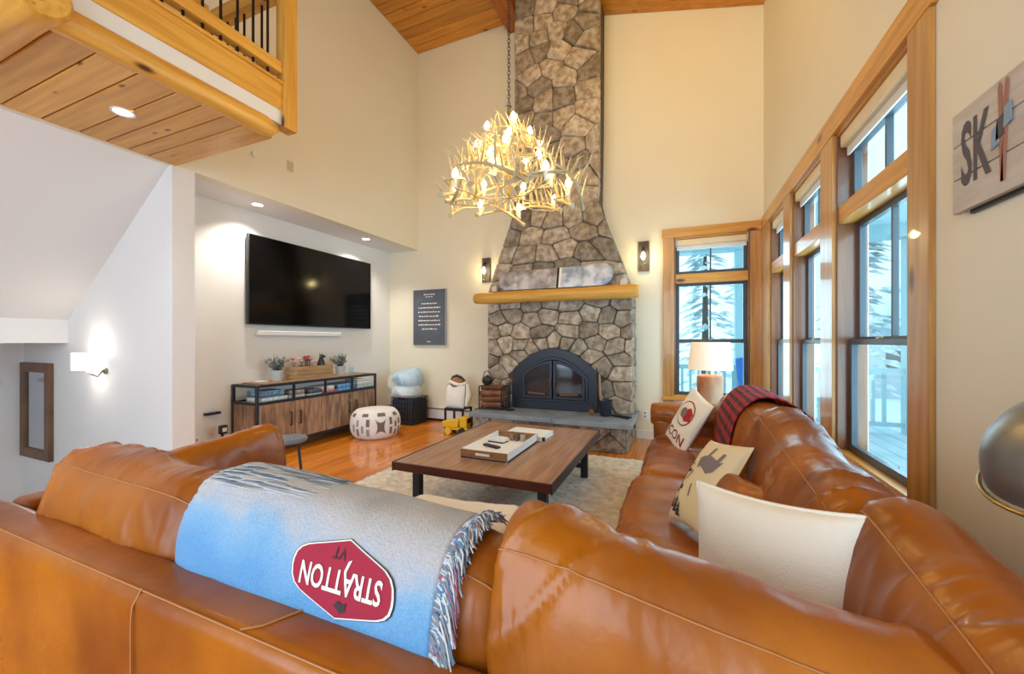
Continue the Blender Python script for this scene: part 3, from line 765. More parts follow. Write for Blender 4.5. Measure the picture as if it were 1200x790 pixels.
class Bolster:
    """rounded box cushion; long axis along x or y, cross-section superellipse"""
    def __init__(s, c, L, b, h, axis='x', e=3.0, p=7, lean=0, slope=0, seed=0, wr=.008, mid=.0, freq=9):
        s.c = Vector(c); s.L, s.b, s.h, s.axis, s.e, s.p, s.lean, s.slope, s.seed, s.wr, s.mid, s.freq = L, b, h, axis, e, p, lean, slope, seed, wr, mid, freq

    def __call__(s, t, ph, off=0, wrinkle=True):
        t = max(-1, min(1, t)); k = max(0, 1 - abs(t) ** s.p) ** (1 / s.p)
        cu, su = math.cos(ph), math.sin(ph)
        d = off
        if wrinkle and s.wr:
            q = Vector((t * s.L * s.freq * .5 + s.seed * 9.1, ph * .9 + s.seed, s.seed * 3.3))
            n1 = noise.noise(q + Vector((0.6 * math.sin(ph * 1.3 + s.seed), 0, 0))); n2 = noise.noise(Vector((t * s.L * 2.2 + s.seed * 5, ph * .8, 2 + s.seed)))
            fold = (1 - min(1, abs(n1) * 3.2)) ** 2
            endw = .45 + .55 * abs(t) ** 2
            n3 = noise.noise(Vector((t * s.L * 19 + s.seed * 3 + 1.5 * math.sin(ph), ph * 1.1, 6 + s.seed)))
            d += s.wr * (fold * 1.3 * endw * max(0, .5 + n2 * 1.4) + n2 * 1.5 + .35 * (1 - min(1, abs(n3) * 3)) * max(0, .35 + noise.noise(Vector((t * 3, ph * 1.5, s.seed + 9)))))
        bb = (s.b + d) * (k * .93 + .07 * k); hh = (s.h + d) * k * (1 + s.mid * (1 - t * t))
        y = bb * sp(cu, 2 / s.e); z = hh * sp(su, 2 / s.e)
        x = t * (s.L / 2 + off)
        y += s.lean * z; z += s.slope * t
        v = Vector((x, y, z)) if s.axis == 'x' else Vector((-y, x, z))
        return s.c + v

    def mesh(s, nt=64, nph=56):
        ts = [math.sin(math.pi / 2 * (i / (nt - 1) * 2 - 1)) for i in range(nt)]
        ts = [.55 * a + .45 * (i / (nt - 1) * 2 - 1) for i, a in enumerate(ts)]
        mb = MB(); mb.add([s(t, 2 * math.pi * j / nph) for t in ts for j in range(nph)],
                          [(i * nph + j, i * nph + (j + 1) % nph, (i + 1) * nph + (j + 1) % nph, (i + 1) * nph + j) for i in range(nt - 1) for j in range(nph)])
        return mb

    def seam(s, ph, r=.0020, t0=-.97, t1=.97, n=60):
        return MB().tube([s(t0 + (t1 - t0) * i / n, ph, .001) for i in range(n + 1)], r, 5)

    def endseam(s, t, r=.0020, n=48, p0=0, p1=2 * math.pi):
        return MB().tube([s(t, p0 + (p1 - p0) * i / n, .001) for i in range(n + 1)], r, 5)


def cush(name, B, parent, mat, seams=(), ends=(), **kw):
    o = B.mesh(**kw).build(name, mat, parent, sharp=80)
    for ph in seams: B.seam(ph).build('seam', seam, o, sharp=80)
    for t in ends: B.endseam(t).build('seam', seam, o, sharp=80)
    return o


# ------------------------------------------------------------------ sectional sofa
so = thing('sectional_sofa', 'large tan leather sectional sofa wrapping the near and window sides of the rug', 'sofa', (-.6, 1.0, 0))


def rbox(x0, x1, y0, y1, z0, z1, name, mat=leather, bev=.035, wr=.006, sd=0, parent=None, n=26):
    """upholstered block: finely divided box with soft relief"""
    bm = bmesh.new(); bmesh.ops.create_cube(bm, size=1)
    for v in bm.verts: v.co = Vector(((x0 + x1) / 2 + v.co.x * (x1 - x0), (y0 + y1) / 2 + v.co.y * (y1 - y0), (z0 + z1) / 2 + v.co.z * (z1 - z0)))
    bmesh.ops.bevel(bm, geom=bm.edges[:], offset=bev, segments=5, profile=.5, affect='EDGES')
    for ax, a, b in ((0, x0, x1), (1, y0, y1), (2, z0, z1)):
        k = max(2, int((b - a) / .05))
        for i in range(1, k):
            co = [0, 0, 0]; co[ax] = a + (b - a) * i / k; no = [0, 0, 0]; no[ax] = 1
            bmesh.ops.bisect_plane(bm, geom=bm.verts[:] + bm.edges[:] + bm.faces[:], plane_co=co, plane_no=no)
    bm.normal_update()
    for v in bm.verts:
        v.co += v.normal * wr * (noise.noise(v.co * 4 + Vector((sd, 0, 0))) + .5 * noise.noise(Vector((v.co.x * 22, v.co.y * 4, v.co.z * 4))))
    mb = MB(); bm.verts.index_update(); mb.add([v.co.copy() for v in bm.verts], [tuple(v.index for v in f.verts) for f in bm.faces]); bm.free()
    return mb.build(name, mat, parent or so, sharp=80)


ZB = .72
bfr = rbox(-2.12, .74, .465, .585, .06, ZB, 'back_frame', bev=.03)
MB().tube([(-1.065, .463, .10), (-1.065, .461, .4), (-1.065, .461, .66), (-1.063, .463, .69), (-1.06, .478, ZB + .001)], .0022, 6).build('seam', seam, bfr)
MB().tube([(-.74, .478, ZB + .002), (-.71, .50, ZB + .003), (-.67, .58, ZB + .002)], .002, 6).build('seam', seam, bfr)
MB().tube([(-2.1 + i * .05, .478, ZB - .004) for i in range(56)], .002, 6).build('seam', seam, bfr)
rbox(-2.12, -2.0, .585, 1.46, .06, .715, 'arm', bev=.03)
rbox(.54, .74, .585, 3.72, .06, .70, 'back_frame', leather2, bev=.03)
rbox(-.20, .74, 3.62, 3.88, .06, .60, 'arm', leather2, bev=.05)
rbox(-2.0, .54, .585, 1.44, .06, .26, 'base', bev=.02)
rbox(-.27, .54, 1.44, 3.62, .06, .26, 'base', leather2, bev=.02)
for (x, y) in ((-2.05, .53), (.66, .53), (.66, 3.8), (-.12, 3.8), (-2.05, 1.38), (-.2, 1.5)):
    MB().lathe([(.02, 0), (.028, .06)], (x, y, 0), 12).build('foot', walnut_e, so)
# far arm roll
cush('arm_roll', Bolster((.20, 3.74, .61), .86, .135, .11, 'x', 2.6, 7, seed=4, wr=.010), so, leather2, seams=(math.pi,))
cush('seat_cushion', Bolster((-1.56, 1.13, .355), .86, .32, .10, 'x', 4.5, 9, seed=1), so, leather)
cush('seat_cushion', Bolster((-.70, 1.13, .355), .86, .32, .10, 'x', 4.5, 9, seed=2), so, leather)
cush('seat_cushion', Bolster((.135, 1.12, .355), .70, .40, .105, 'y', 4.5, 9, seed=3), so, leather2, seams=(.9,))
cush('seat_cushion', Bolster((.135, 2.00, .36), 1.06, .40, .105, 'y', 4.2, 9, seed=5, wr=.009), so, leather, seams=(.6,), ends=(.93,))
cush('seat_cushion', Bolster((.155, 3.08, .36), 1.10, .38, .105, 'y', 4.2, 9, seed=6, wr=.009), so, leather2, seams=(.6,), ends=(.93,))
PB = math.pi * .70
BL = Bolster((-1.50, .70, .65), .84, .13, .24, 'x', 2.5, 6, seed=7, wr=.013, slope=-.012)
BM = Bolster((-.705, .70, .652), .87, .122, .232, 'x', 2.6, 8, seed=8, wr=.010, slope=-.017)
BR = Bolster((.128, .69, .628), .84, .12, .25, 'x', 2.4, 14, seed=9, wr=.014, slope=-.068)
cush('back_cushion', BL, so, leather, seams=(PB,), nt=90, nph=80)
cush('back_cushion', BM, so, leather, seams=(PB,), nt=90, nph=80)
cush('back_cushion', BR, so, leather, seams=(PB,), nt=110, nph=90)
BB = Bolster((.39, .735, .632), .60, .112, .285, 'y', 2.4, 8, seed=10, wr=.012, lean=-.10, slope=.047)
BA = Bolster((.372, 1.52, .65), 1.10, .125, .29, 'y', 2.4, 8, seed=12, wr=.015, lean=-.10, freq=13, slope=.04)
BC = Bolster((.395, 2.57, .66), .96, .14, .285, 'y', 2.4, 6, seed=13, wr=.010, lean=-.10, slope=.01)
BD = Bolster((.395, 3.30, .62), .54, .140, .25, 'y', 2.4, 6, seed=14, wr=.010, lean=-.10)
for B_, m_ in ((BB, leather2), (BA, leather2), (BC, leather2), (BD, leather2)):
    cush('back_cushion', B_, so, m_, seams=(math.pi * .30,), nt=100, nph=80)
# loose leather cushion leaning on the left arm
lc = thing('leather_pillow', 'tan leather back pillow leaning on the left arm of the sofa', 'pillow', (-1.90, 1.1, .46))
cush('cover', Bolster((-1.88, 1.10, .645), .62, .070, .17, 'y', 2.6, 7, seed=15, wr=.010, slope=.02, lean=.1), lc, leather)


# ------------------------------------------------------------------ throw pillows
class Pillow:
    def __init__(s, c, u, v, w, h, th, seed=0, pinch=.09):
        s.c = Vector(c); s.u = Vector(u).normalized(); v = Vector(v); s.v = (v - s.u * v.dot(s.u)).normalized(); s.n = s.u.cross(s.v)
        s.w, s.h, s.th, s.seed, s.pinch = w, h, th, seed, pinch

    def __call__(s, a, b, side=1, off=0):
        x = a * s.w / 2 * (1 - s.pinch * (1 - b * b) * a * a); y = b * s.h / 2 * (1 - s.pinch * (1 - a * a) * b * b)
        t = (max(0, 1 - a * a) * max(0, 1 - b * b)) ** .42
        z = s.th / 2 * t + off * (1 if t > .02 else 0) + .006 * t * noise.noise(Vector((a * 3 + s.seed, b * 3, side)))
        return s.c + s.u * x + s.v * y + s.n * z * side

    def build(s, thing_, mats, piping=None, name='cover', n=30):
        q = lambda i: math.sin(math.pi / 2 * (2 * i / n - 1)) * .5 + (2 * i / n - 1) * .5
        mb = MB(); N = n + 1
        for side in (1, -1):
            mb.mi = 0 if side == 1 else (1 if isinstance(mats, (list, tuple)) and len(mats) > 1 else 0)
            mb.add([s(q(i), q(j), side) for i in range(N) for j in range(N)], [(i * N + j, (i + 1) * N + j, (i + 1) * N + j + 1, i * N + j + 1) for i in range(n) for j in range(n)])
        o = mb.build(name, mats, thing_, sharp=80)
        if piping:
            pts = []
            for k in range(4):
                for i in range(14):
                    f = -1 + 2 * i / 14; a, b = ((f, -1), (1, f), (-f, 1), (-1, -f))[k]; pts.append(s(a, b))
            MB().tube(pts + [pts[0]], .005, 6).build('piping', piping, thing_, sharp=80)
        return o

    def mark(s, vs, fs, cx, cy, name, mat, thing_, rot=0, off=.002, side=1, ml=.02):
        c_, s_ = math.cos(rot), math.sin(rot)
        fn = lambda x, y: s((cx + x * c_ - y * s_) / (s.w / 2), (cy + x * s_ + y * c_) / (s.h / 2), side, off)
        return conform(vs, fs, fn, ml).build(name, mat, thing_, sharp=80, recalc=False)


wp = thing('white_pillow', 'plain off white square pillow in the near corner of the sofa', 'pillow', (.30, 1.15, .46))
P = Pillow((.195, 1.04, .685), (.246, -.17, .03), (.05, .14, 1), .36, .42, .16, 1, pinch=.08)
P.build(wp, cream, piping=cream)

ap = thing('animal_print_pillow', 'cream square pillow with black and brown woodland prints, tilted on its corner', 'pillow', (.12, 1.85, .46))
P = Pillow((.115, 1.83, .655), (.18, .14, .33), (.03, -.36, -.13), .40, .32, .12, 2, pinch=.06)
if P.n.y > 0: P.v = -P.v; P.n = P.u.cross(P.v)
fb_ = P.build(ap, [M('linen_print', (.78, .66, .42), .9, bump=.2, bsc=150), leather2])


def blob(pts): return pts, [tuple(range(len(pts)))]


sgn = 1 if P.v.dot(Vector((.03, -.36, -.13))) > 0 else -1
# woodland shapes: bear, tree, cabin and small sprigs
tri = lambda w, h: [(-w, -h), (w, -h), (0, h)]
bear = [(-.07, -.02), (-.065, .02), (-.04, .035), (0, .032), (.035, .03), (.05, .04), (.065, .03), (.075, .012), (.06, 0), (.045, -.005), (.045, -.04), (.03, -.04), (.028, -.012), (-.03, -.012), (-.035, -.04), (-.052, -.04), (-.055, -.01)]
P.mark(*blob(bear), -.015, -sgn * .105, 'bear_print', darkp, ap, rot=0)
P.mark(*blob([(x * 1.0, y * 1.5) for x, y in bear]), .085, sgn * .03, 'moose_print', greyp, ap, rot=1.3)
for (cx_, cy_, k) in ((-.15, -.08, 1.1), (-.165, -.045, .9), (-.14, -.115, .8)):
    v_ = []; f_ = []
    for q in range(3):
        b = len(v_); w = (.028 - .007 * q) * k; z_ = (q * .02 - .02) * k; v_ += [(z_, -w), (z_, w), (z_ + .028 * k, 0)]; f_ += [(b, b + 1, b + 2)]
    P.mark(v_, f_, cx_, cy_ * sgn, 'tree_print', darkp, ap)
for (cx_, cy_, r_) in ((-.06, .0, .3), (-.03, .05, 1.2), (.0, -.06, -.4)):
    P.mark([(-.028, -.003), (.028, -.003), (.028, .003), (-.028, .003)], [(0, 1, 2, 3)], cx_, cy_ * sgn, 'sprig_print', darkp, ap, rot=r_)
P.mark([(-.008, -.006), (.008, -.006), (.008, .006), (-.008, .006)], [(0, 1, 2, 3)], .055, -.08 * sgn, 'red_print', M('bright_red', (.6, .03, .03), .8), ap, rot=.5)

ip = thing('lettered_pillow', 'cream pillow with a red hatted figure and red brown lettering near the far arm', 'pillow', (.10, 3.3, .46))
P = Pillow((.065, 3.22, .655), (.135, -.34, -.12), (.17, -.02, .36), .33, .45, .10, 3, pinch=.05)
P.build(ip, cream)
brown = M('red_brown_print', (.28, .04, .03), .8)
vs, fs = text2d('ICON', .104, .002)
flip = -1 if P.n.x > 0 else 1
P.mark([(x, y) for x, y in vs], fs, 0, -.135, 'lettering', brown, ip, side=flip if flip == 1 else -1)
circ = lambda r, n=20, rx=1, ry=1: [(r * rx * math.cos(2 * math.pi * i / n), r * ry * math.sin(2 * math.pi * i / n)) for i in range(n)]
P.mark(*blob(circ(.10)), 0, .055, 'ring_print', brown, ip, side=flip)
P.mark(*blob(circ(.09)), 0, .055, 'ring_inner', cream, ip, side=flip, off=.0035)
P.mark(*blob([(-.06, -.02), (.02, -.055), (.075, -.03), (.07, .03), (.02, .06), (-.02, .03)]), .015, .055, 'hat_print', M('hat_red', (.45, .02, .02), .8), ip, side=flip, off=.005)
P.mark(*blob(circ(.04)), -.02, .05, 'face_print', greyp, ip, side=flip, off=.0065)

lp = thing('small_leather_pillow', 'small brown leather pillow between the printed pillow and the window side cushions', 'pillow', (.25, 1.72, .46))
P = Pillow((.205, 1.60, .60), (.16, -.30, .02), (.12, .05, .36), .36, .34, .14, 4); P.build(lp, leather2)

cp = thing('cream_blanket', 'folded cream blanket just showing over the throw covered cushion', 'blanket', (-.55, .98, .46))
for i, z in enumerate((.49, .58, .665, .75)):
    cush('fold', Bolster((-.56 + .01 * i, .975 - .01 * i, z), .46 - .02 * i, .085, .052, 'x', 2.6, 6, seed=20 + i, wr=.006), cp, cream, nt=40, nph=28)


# ------------------------------------------------------------------ blue throw over the middle cushion
th = thing('blue_throw', 'blue tapestry throw with an upside down red badge over the middle cushion', 'throw blanket', (-.78, .735, .72))
BT = Bolster(BM.c, BM.L, BM.b, BM.h, 'x', BM.e, BM.p, slope=BM.slope, wr=0)
TX = lambda t: t


def thr(a, b, off=.016):
    t = -1.0 + (1.0 + .70) * a; ph = math.pi + .20 - (math.pi + .75) * b
    base = BT(t, ph, off)
    top = max(0, math.sin(ph)) ** 3
    w = .004 * noise.noise(Vector((t * 3, ph * 2, 5))) + .010 * top * max(0, -t * 1.2) * abs(noise.noise(Vector((t * 3, ph * 14, 1)))) * 2
    dirn = (base - BT(t, ph, off - .01)); dirn = dirn.normalized() if dirn.length > 1e-5 else Vector((0, 0, 1))
    return base + dirn * w


throwm = M('tapestry_blue', (.075, .27, .62), .95, bump=.35, bsc=180, sheen=.3)


def thrcol(nt, L, b):
    tc = nd(nt, 'ShaderNodeTexCoord'); sx = nd(nt, 'ShaderNodeSeparateXYZ'); L.new(tc.outputs['Object'], sx.inputs[0])
    n = nd(nt, 'ShaderNodeTexNoise'); n.inputs['Scale'].default_value = 5; n.inputs['Detail'].default_value = 5; L.new(tc.outputs['Object'], n.inputs['Vector'])
    # z height of the weave, shifted by noise, gives sky at the hem and cloud towards the fold
    m1 = nd(nt, 'ShaderNodeMath', operation='MULTIPLY_ADD'); m1.inputs[1].default_value = .26; L.new(n.outputs['Fac'], m1.inputs[0]); L.new(sx.outputs[2], m1.inputs[2])
    yy = nd(nt, 'ShaderNodeMath', operation='MULTIPLY_ADD'); yy.inputs[1].default_value = .55; L.new(sx.outputs[1], yy.inputs[0]); L.new(m1.outputs[0], yy.inputs[2])
    xx = nd(nt, 'ShaderNodeMath', operation='MULTIPLY_ADD'); xx.inputs[1].default_value = .05; L.new(sx.outputs[0], xx.inputs[0]); L.new(yy.outputs[0], xx.inputs[2])
    r = nd(nt, 'ShaderNodeValToRGB'); L.new(xx.outputs[0], r.inputs[0]); cr = r.color_ramp
    cr.elements[0].position = .055; cr.elements[0].color = (.10, .31, .60, 1)
    cr.elements[1].position = .34; cr.elements[1].color = (.30, .30, .30, 1)
    for p_, c_ in ((.13, (.17, .38, .64)), (.165, (.24, .42, .63)), (.195, (.40, .46, .56)), (.23, (.48, .47, .50)), (.27, (.46, .45, .45))):
        e = cr.elements.new(p_); e.color = (*c_, 1)
    n2 = nd(nt, 'ShaderNodeTexNoise'); n2.inputs['Scale'].default_value = 260; L.new(tc.outputs['Object'], n2.inputs['Vector'])
    mr = nd(nt, 'ShaderNodeMapRange'); mr.inputs[3].default_value = .72; mr.inputs[4].default_value = 1.28; L.new(n2.outputs['Fac'], mr.inputs[0])
    hs = nd(nt, 'ShaderNodeHueSaturation'); L.new(r.outputs[0], hs.inputs['Color']); L.new(mr.outputs[0], hs.inputs['Value']); L.new(hs.outputs[0], b.inputs['Base Color'])


node_group_color(throwm, thrcol)
MB().grid(thr, 90, 90).build('cloth', throwm, th, sharp=80, solid=.008)


def onthrow(x, z, off):                 # a point on the hanging rear face at world x, z
    t = (x - BM.c.x) / (BM.L / 2); zz = z - BM.c.z - BM.slope * t; q = max(-1, min(1, zz / (BT.h + .016)))
    ph = math.pi - math.asin(abs(q) ** (BT.e / 2))
    return BT(t, ph, .016 + off)


def badge(k, dz=0):
    pts = []
    raw = [(-.134, .020), (-.130, .036), (-.120, .047), (-.105, .054), (-.085, .059), (0, .078), (.085, .048), (.105, .040), (.121, .028), (.130, .013), (.134, -.006), (.134, -.020), (.130, -.036), (.120, -.047), (.105, -.054), (.085, -.059), (0, -.078), (-.085, -.048), (-.105, -.040), (-.121, -.028), (-.130, -.013), (-.134, .006)]
    return [(x * k - .0, z * (k * .88) + dz) for x, z in raw]


BX, BZ = -.600, .790
onb = lambda off: (lambda x, z: onthrow(BX + x, BZ + z * 1.02 - .03 * 0, off))
conform(*blob(badge(.925)), onb(.006), .02).build('badge_outline', navyp, th, sharp=80)
conform(*blob(badge(.905)), onb(.0075), .02).build('badge_border', whitep, th, sharp=80)
conform(*blob(badge(.865)), onb(.009), .02).build('badge_field', redp, th, sharp=80)
vs, fs = text2d('STRATTON', .056, .0011)
xm = max(abs(v[0]) for v in vs); ym = max(abs(v[1]) for v in vs)
conform([(-x / xm * .095, -y * .92) for x, y in vs], fs, onb(.0108), .02).build('lettering', whitep, th, sharp=80)
conform([(.008, .016), (.014, .016), (.020, .034), (.013, .031)], [(0, 1, 2, 3)], onb(.0108), .02).build('letter_swash', whitep, th, sharp=80)
vs, fs = text2d('VT', .026)
conform([(-x, -y) for x, y in vs], fs, lambda x, z: onthrow(BX - .012 + x, BZ + .041 + z, .0108), .02).build('small_lettering', darkp, th, sharp=80)
conform(*blob([(-.014, 0), (-.006, .010), (.004, .006), (.014, .010), (.012, -.004), (.002, -.010), (-.006, -.004)]), lambda x, z: onthrow(BX + .01 + x, BZ - .041 + z, .0108), .02).build('small_emblem', darkp, th, sharp=80)
# fringe
fr = MB(); rq = random.Random(2)
fm = [M('fringe_white', (.58, .62, .66), .95), M('fringe_blue', (.10, .22, .42), .95), M('fringe_red', (.34, .12, .18), .95), M('fringe_grey', (.22, .25, .30), .95)]
for i in range(560):
    b = rq.uniform(.0, .62); p0 = thr(1.0, b); p0b = thr(.985, b); d = (p0 - p0b).normalized(); nrm = (thr(1, b, .03) - p0).normalized(); al = (thr(1, min(1, b + .01)) - p0).normalized()
    ln = rq.uniform(.025, .058); pts = [p0 + nrm * rq.uniform(0, .004)]
    j1, j2 = rq.uniform(-.6, .6), rq.uniform(.2, 1.0)
    for k in range(1, 4):
        f = k / 3; pts.append(p0 + d * ln * f * .8 + al * ln * (j1 * f - .5 * f * f) + nrm * (.006 + .012 * rq.random()) + Vector((0, 0, -.03 * f * f * (1 if b < .3 else .3))))
    fr.mi = rq.choice((0, 0, 0, 0, 1, 1, 3, 3, 3, 3, 2)); fr.tube(pts, [.0024, .0022, .002, .0012], 4)
stuff(fr.build('fringe', fm, th, sharp=80))
lt = MB()
for i in range(44):
    ph0 = math.pi * (.40 + .0055 * i) ; t0_ = rq.uniform(-.96, -.88); t1_ = rq.uniform(-.45, -.05); pts = []
    for k in range(13):
        f = k / 12; t_ = t0_ + (t1_ - t0_) * f; pts.append(BT(t_, ph0 + .05 * math.sin(f * 5 + i) - .12 * f, .0225 + .002 * math.sin(f * 9 + i * 2)))
    lt.mi = i % 2; lt.tube(pts, [.0017] * 12 + [.0006], 5)
stuff(lt.build('loose_yarn', [M('yarn_charcoal', (.16, .19, .23), .95), M('yarn_pale', (.5, .54, .58), .95)], th, sharp=80))
hm = MB()
hm.tube([thr(i / 60, 0) for i in range(61)], .0045, 6); hm.build('hem', navyp, th, sharp=80)


# ------------------------------------------------------------------ plaid throw on the window side
pt = thing('plaid_throw', 'red and navy buffalo plaid throw draped over the far window side cushions', 'throw blanket', (.5, 2.5, .72))
plaid = M('plaid', (.4, .02, .04), .9, bump=.3, bsc=160)


def plaidcol(nt, L, b):
    uv = nd(nt, 'ShaderNodeAttribute', attribute_name='cloth'); sx = nd(nt, 'ShaderNodeSeparateXYZ'); L.new(uv.outputs['Vector'], sx.inputs[0])
    outs = []
    for k, fq in ((0, 15.0), (1, 15.0)):
        m = nd(nt, 'ShaderNodeMath', operation='MULTIPLY'); m.inputs[1].default_value = fq; L.new(sx.outputs[k], m.inputs[0])
        f = nd(nt, 'ShaderNodeMath', operation='FRACT'); L.new(m.outputs[0], f.inputs[0])
        g = nd(nt, 'ShaderNodeMath', operation='GREATER_THAN'); g.inputs[1].default_value = .52 if k else .62; L.new(f.outputs[0], g.inputs[0]); outs.append(g)
    s_ = nd(nt, 'ShaderNodeMath', operation='MULTIPLY_ADD'); s_.inputs[1].default_value = .58; L.new(outs[1].outputs[0], s_.inputs[0])
    h_ = nd(nt, 'ShaderNodeMath', operation='MULTIPLY'); h_.inputs[1].default_value = .42; L.new(outs[0].outputs[0], h_.inputs[0]); L.new(h_.outputs[0], s_.inputs[2])
    r = nd(nt, 'ShaderNodeValToRGB'); r.color_ramp.elements[0].color = (.46, .022, .030, 1); r.color_ramp.elements[1].color = (.012, .010, .022, 1)
    e = r.color_ramp.elements.new(.5); e.color = (.14, .012, .028, 1)
    L.new(s_.outputs[0], r.inputs[0]); L.new(r.outputs[0], b.inputs['Base Color'])


node_group_color(plaid, plaidcol)
BCt = Bolster(BC.c, BC.L * 1.04, BC.b, BC.h, 'y', BC.e, 9, lean=BC.lean, wr=0)


def pth(a, b):
    # a along the cushion, b across: from the seat, up the front, over the top, down behind the frame
    t = -.42 + 1.37 * a
    if b < .72:
        ph = -.30 + (math.pi * .62 + .30) * (b / .72); p = BCt(t, math.pi - (math.pi - ph) if False else ph, .02)
        nn = (BCt(t, ph, .03) - BCt(t, ph, .01)).normalized()
        return p + nn * .008 * noise.noise(Vector((t * 5, ph * 2.5, 3)))
    e = BCt(t, math.pi * .62, .02); f = (b - .72) / .28
    k = Vector((e.x + (.60 - e.x) * min(1, f * 1.5), e.y - .02 * f, e.z - .13 * f ** 1.3))
    return k + Vector((.01, 0, .006)) * noise.noise(Vector((t * 6, f * 2, 8)))


NA, NB_ = 54, 70
mb = MB().grid(pth, NA, NB_); po = mb.build('cloth', plaid, pt, sharp=80, solid=.008)
at = po.data.attributes.new('cloth', 'FLOAT_VECTOR', 'POINT')
for i in range(NA):
    for j in range(NB_): at.data[i * NB_ + j].vector = (i / (NA - 1) * .72, j / (NB_ - 1) * 1.0, 0)
mb = MB(); mb.tube([pth(i / 50, 1) for i in range(51)], .006, 6).build('hem', navyp, pt, sharp=80)

# ------------------------------------------------------------------ rug
rg = MB(); rx0, rx1, ry0, ry1 = -2.60, -.10, 1.55, 4.30


def rugp(a, b):
    x = rx0 + (rx1 - rx0) * a; y = ry0 + (ry1 - ry0) * b; e = min(a, 1 - a, b, 1 - b)
    if e == 0: z = .003
    else: z = .022 + .012 * noise.noise(Vector((x * 22, y * 22, 0))) + .010 * noise.noise(Vector((x * 60, y * 60, 0)))
    return Vector((x + (.01 * noise.noise(Vector((x * 9, y * 9, 4))) if e == 0 else 0), y + (.012 * noise.noise(Vector((x * 9, y * 9, 7))) if e == 0 else 0), z))


o = rg.grid(rugp, 180, 190).build('shag_rug', rugm, org=(-1.35, 2.9, 0), sharp=80)
tag(o, 'cream shag rug under the coffee table', 'rug')

# ------------------------------------------------------------------ coffee table
ct = thing('coffee_table', 'low brown wooden coffee table with black metal trestle legs', 'table', (-1.24, 2.95, .02))
xs_ = [-1.81 + 1.13 * i / 6 for i in range(7)]
for i in range(6): box(xs_[i] + .0008, xs_[i + 1] - .0008, 2.215, 3.705, .375, .42).build('top_board', walnut, ct, bevel=.002, seg=1)
box(-1.812, -.678, 2.20, 2.215, .365, .421).build('edge_board', walnut_e, ct, bevel=.002, seg=1)
box(-1.812, -.678, 3.705, 3.72, .365, .421).build('edge_board', walnut_e, ct, bevel=.002, seg=1)
box(-.68, -.672, 2.2, 3.72, .36, .422).build('edge_strip', navy_metal, ct); box(-1.82, -1.812, 2.2, 3.72, .36, .422).build('edge_strip', navy_metal, ct)
for y in (2.36, 3.55):
    mb = MB()
    for x in (-1.72, -.78): mb = box(x - .03, x + .03, y - .025, y + .025, .024, .365).build('leg', navy_metal, ct, bevel=.003)
    box(-1.69, -.81, y - .02, y + .02, .11, .15).build('stretcher', navy_metal, ct)
    box(-1.69, -.81, y - .02, y + .02, .335, .365).build('stretcher', navy_metal, ct)


def rot_thing(t, ang): t.rotation_euler = (0, 0, ang)


# tray
ty = thing('wooden_tray', 'shallow white lined wooden tray on the coffee table', 'tray', (-1.26, 2.80, .421))
X0, X1, Y0, Y1, Zt = -1.43, -1.07, 2.46, 3.10, .421
tw = M('tray_wood', (.36, .17, .07), .5, col2=(.24, .11, .04), sc=5, st=(1, 8, 8))
box(X0, X1, Y0, Y1, Zt + .001, Zt + .012).build('tray_floor', white, ty)
box(X0, X0 + .012, Y0 + .012, Y1 - .012, Zt + .012, Zt + .065).build('side_panel', white, ty); box(X1 - .012, X1, Y0 + .012, Y1 - .012, Zt + .001, Zt + .065).build('side_panel', white, ty)
for y in (Y0, Y1 - .012):
    box(X0, X1, y, y + .012, Zt + .001, Zt + .065).build('end_panel', tw, ty, bevel=.002)
box(-1.31, -1.20, Y0 - .002, Y0 + .004, Zt + .030, Zt + .048).build('hand_slot', wool, ty, bevel=.006)
box(X0 + .013, X1 - .013, Y0 + .013, Y0 + .42, Zt + .012, Zt + .055).build('white_liner', wool, ty, bevel=.003)
rm = thing('remote_control', 'slim black remote control on the white part of the tray', 'remote', (-1.25, 2.62, Zt + .056))
MB().cbox((-1.26, 2.62, Zt + .064), (.15, .042, .015), Euler((0, 0, -.35))).build('body', blk, rm, bevel=.005)
for i in range(4): MB().cbox((-1.30 + i * .027, 2.633 - i * .0095, Zt + .073), (.012, .012, .004), Euler((0, 0, -.35))).build('button', M('grey_rubber', (.15, .15, .16), .6), rm)
bx = thing('white_box', 'small white box with a black edge in the tray behind the remote', 'box', (-1.28, 2.78, Zt + .056))
MB().cbox((-1.28, 2.78, Zt + .074), (.13, .07, .035), Euler((0, 0, -.1))).build('lid', white, bx, bevel=.003)
MB().cbox((-1.28, 2.775, Zt + .060), (.135, .075, .008), Euler((0, 0, -.1))).build('base', blk, bx)
ck = [(.30, .20, .12), (.12, .08, .06), (.45, .35, .25), (.20, .12, .07), (.5, .45, .4)]
rr = random.Random(8)
for i in range(6):
    xx, yy_ = -1.20 + (i % 3) * .045, 2.86 + (i // 3) * .06
    c_ = thing('candle_jar', ('red brown', 'black brown', 'beige', 'dark walnut', 'pale grey', 'reddish')[i] + ' little jar, ' + ('front left', 'front middle', 'front right', 'back left', 'back middle', 'back right')[i] + ' of the six in the tray', 'jar', (xx, yy_, Zt + .012), 'jars in the tray')
    MB().lathe([(.016, 0), (.02, .008), (.02, .045), (.014, .055)], (xx, yy_, Zt + .0565 if yy_ < Y0 + .41 else Zt + .013), 12).build('jar', M('jar_%d' % i, ck[i % 5], .5), c_)
    MB().lathe([(.015, 0), (.015, .01)], (xx, yy_, (Zt + .0565 if yy_ < Y0 + .41 else Zt + .013) + .055), 12).build('lid', brass, c_)
bo = thing('white_book', 'thick white book lying behind the tray on the coffee table', 'book', (-1.22, 3.27, .421))
MB().cbox((-1.215, 3.27, .437), (.36, .27, .028), Euler((0, 0, -.06))).build('page_block', M('paper', (.80, .80, .78), .8), bo)
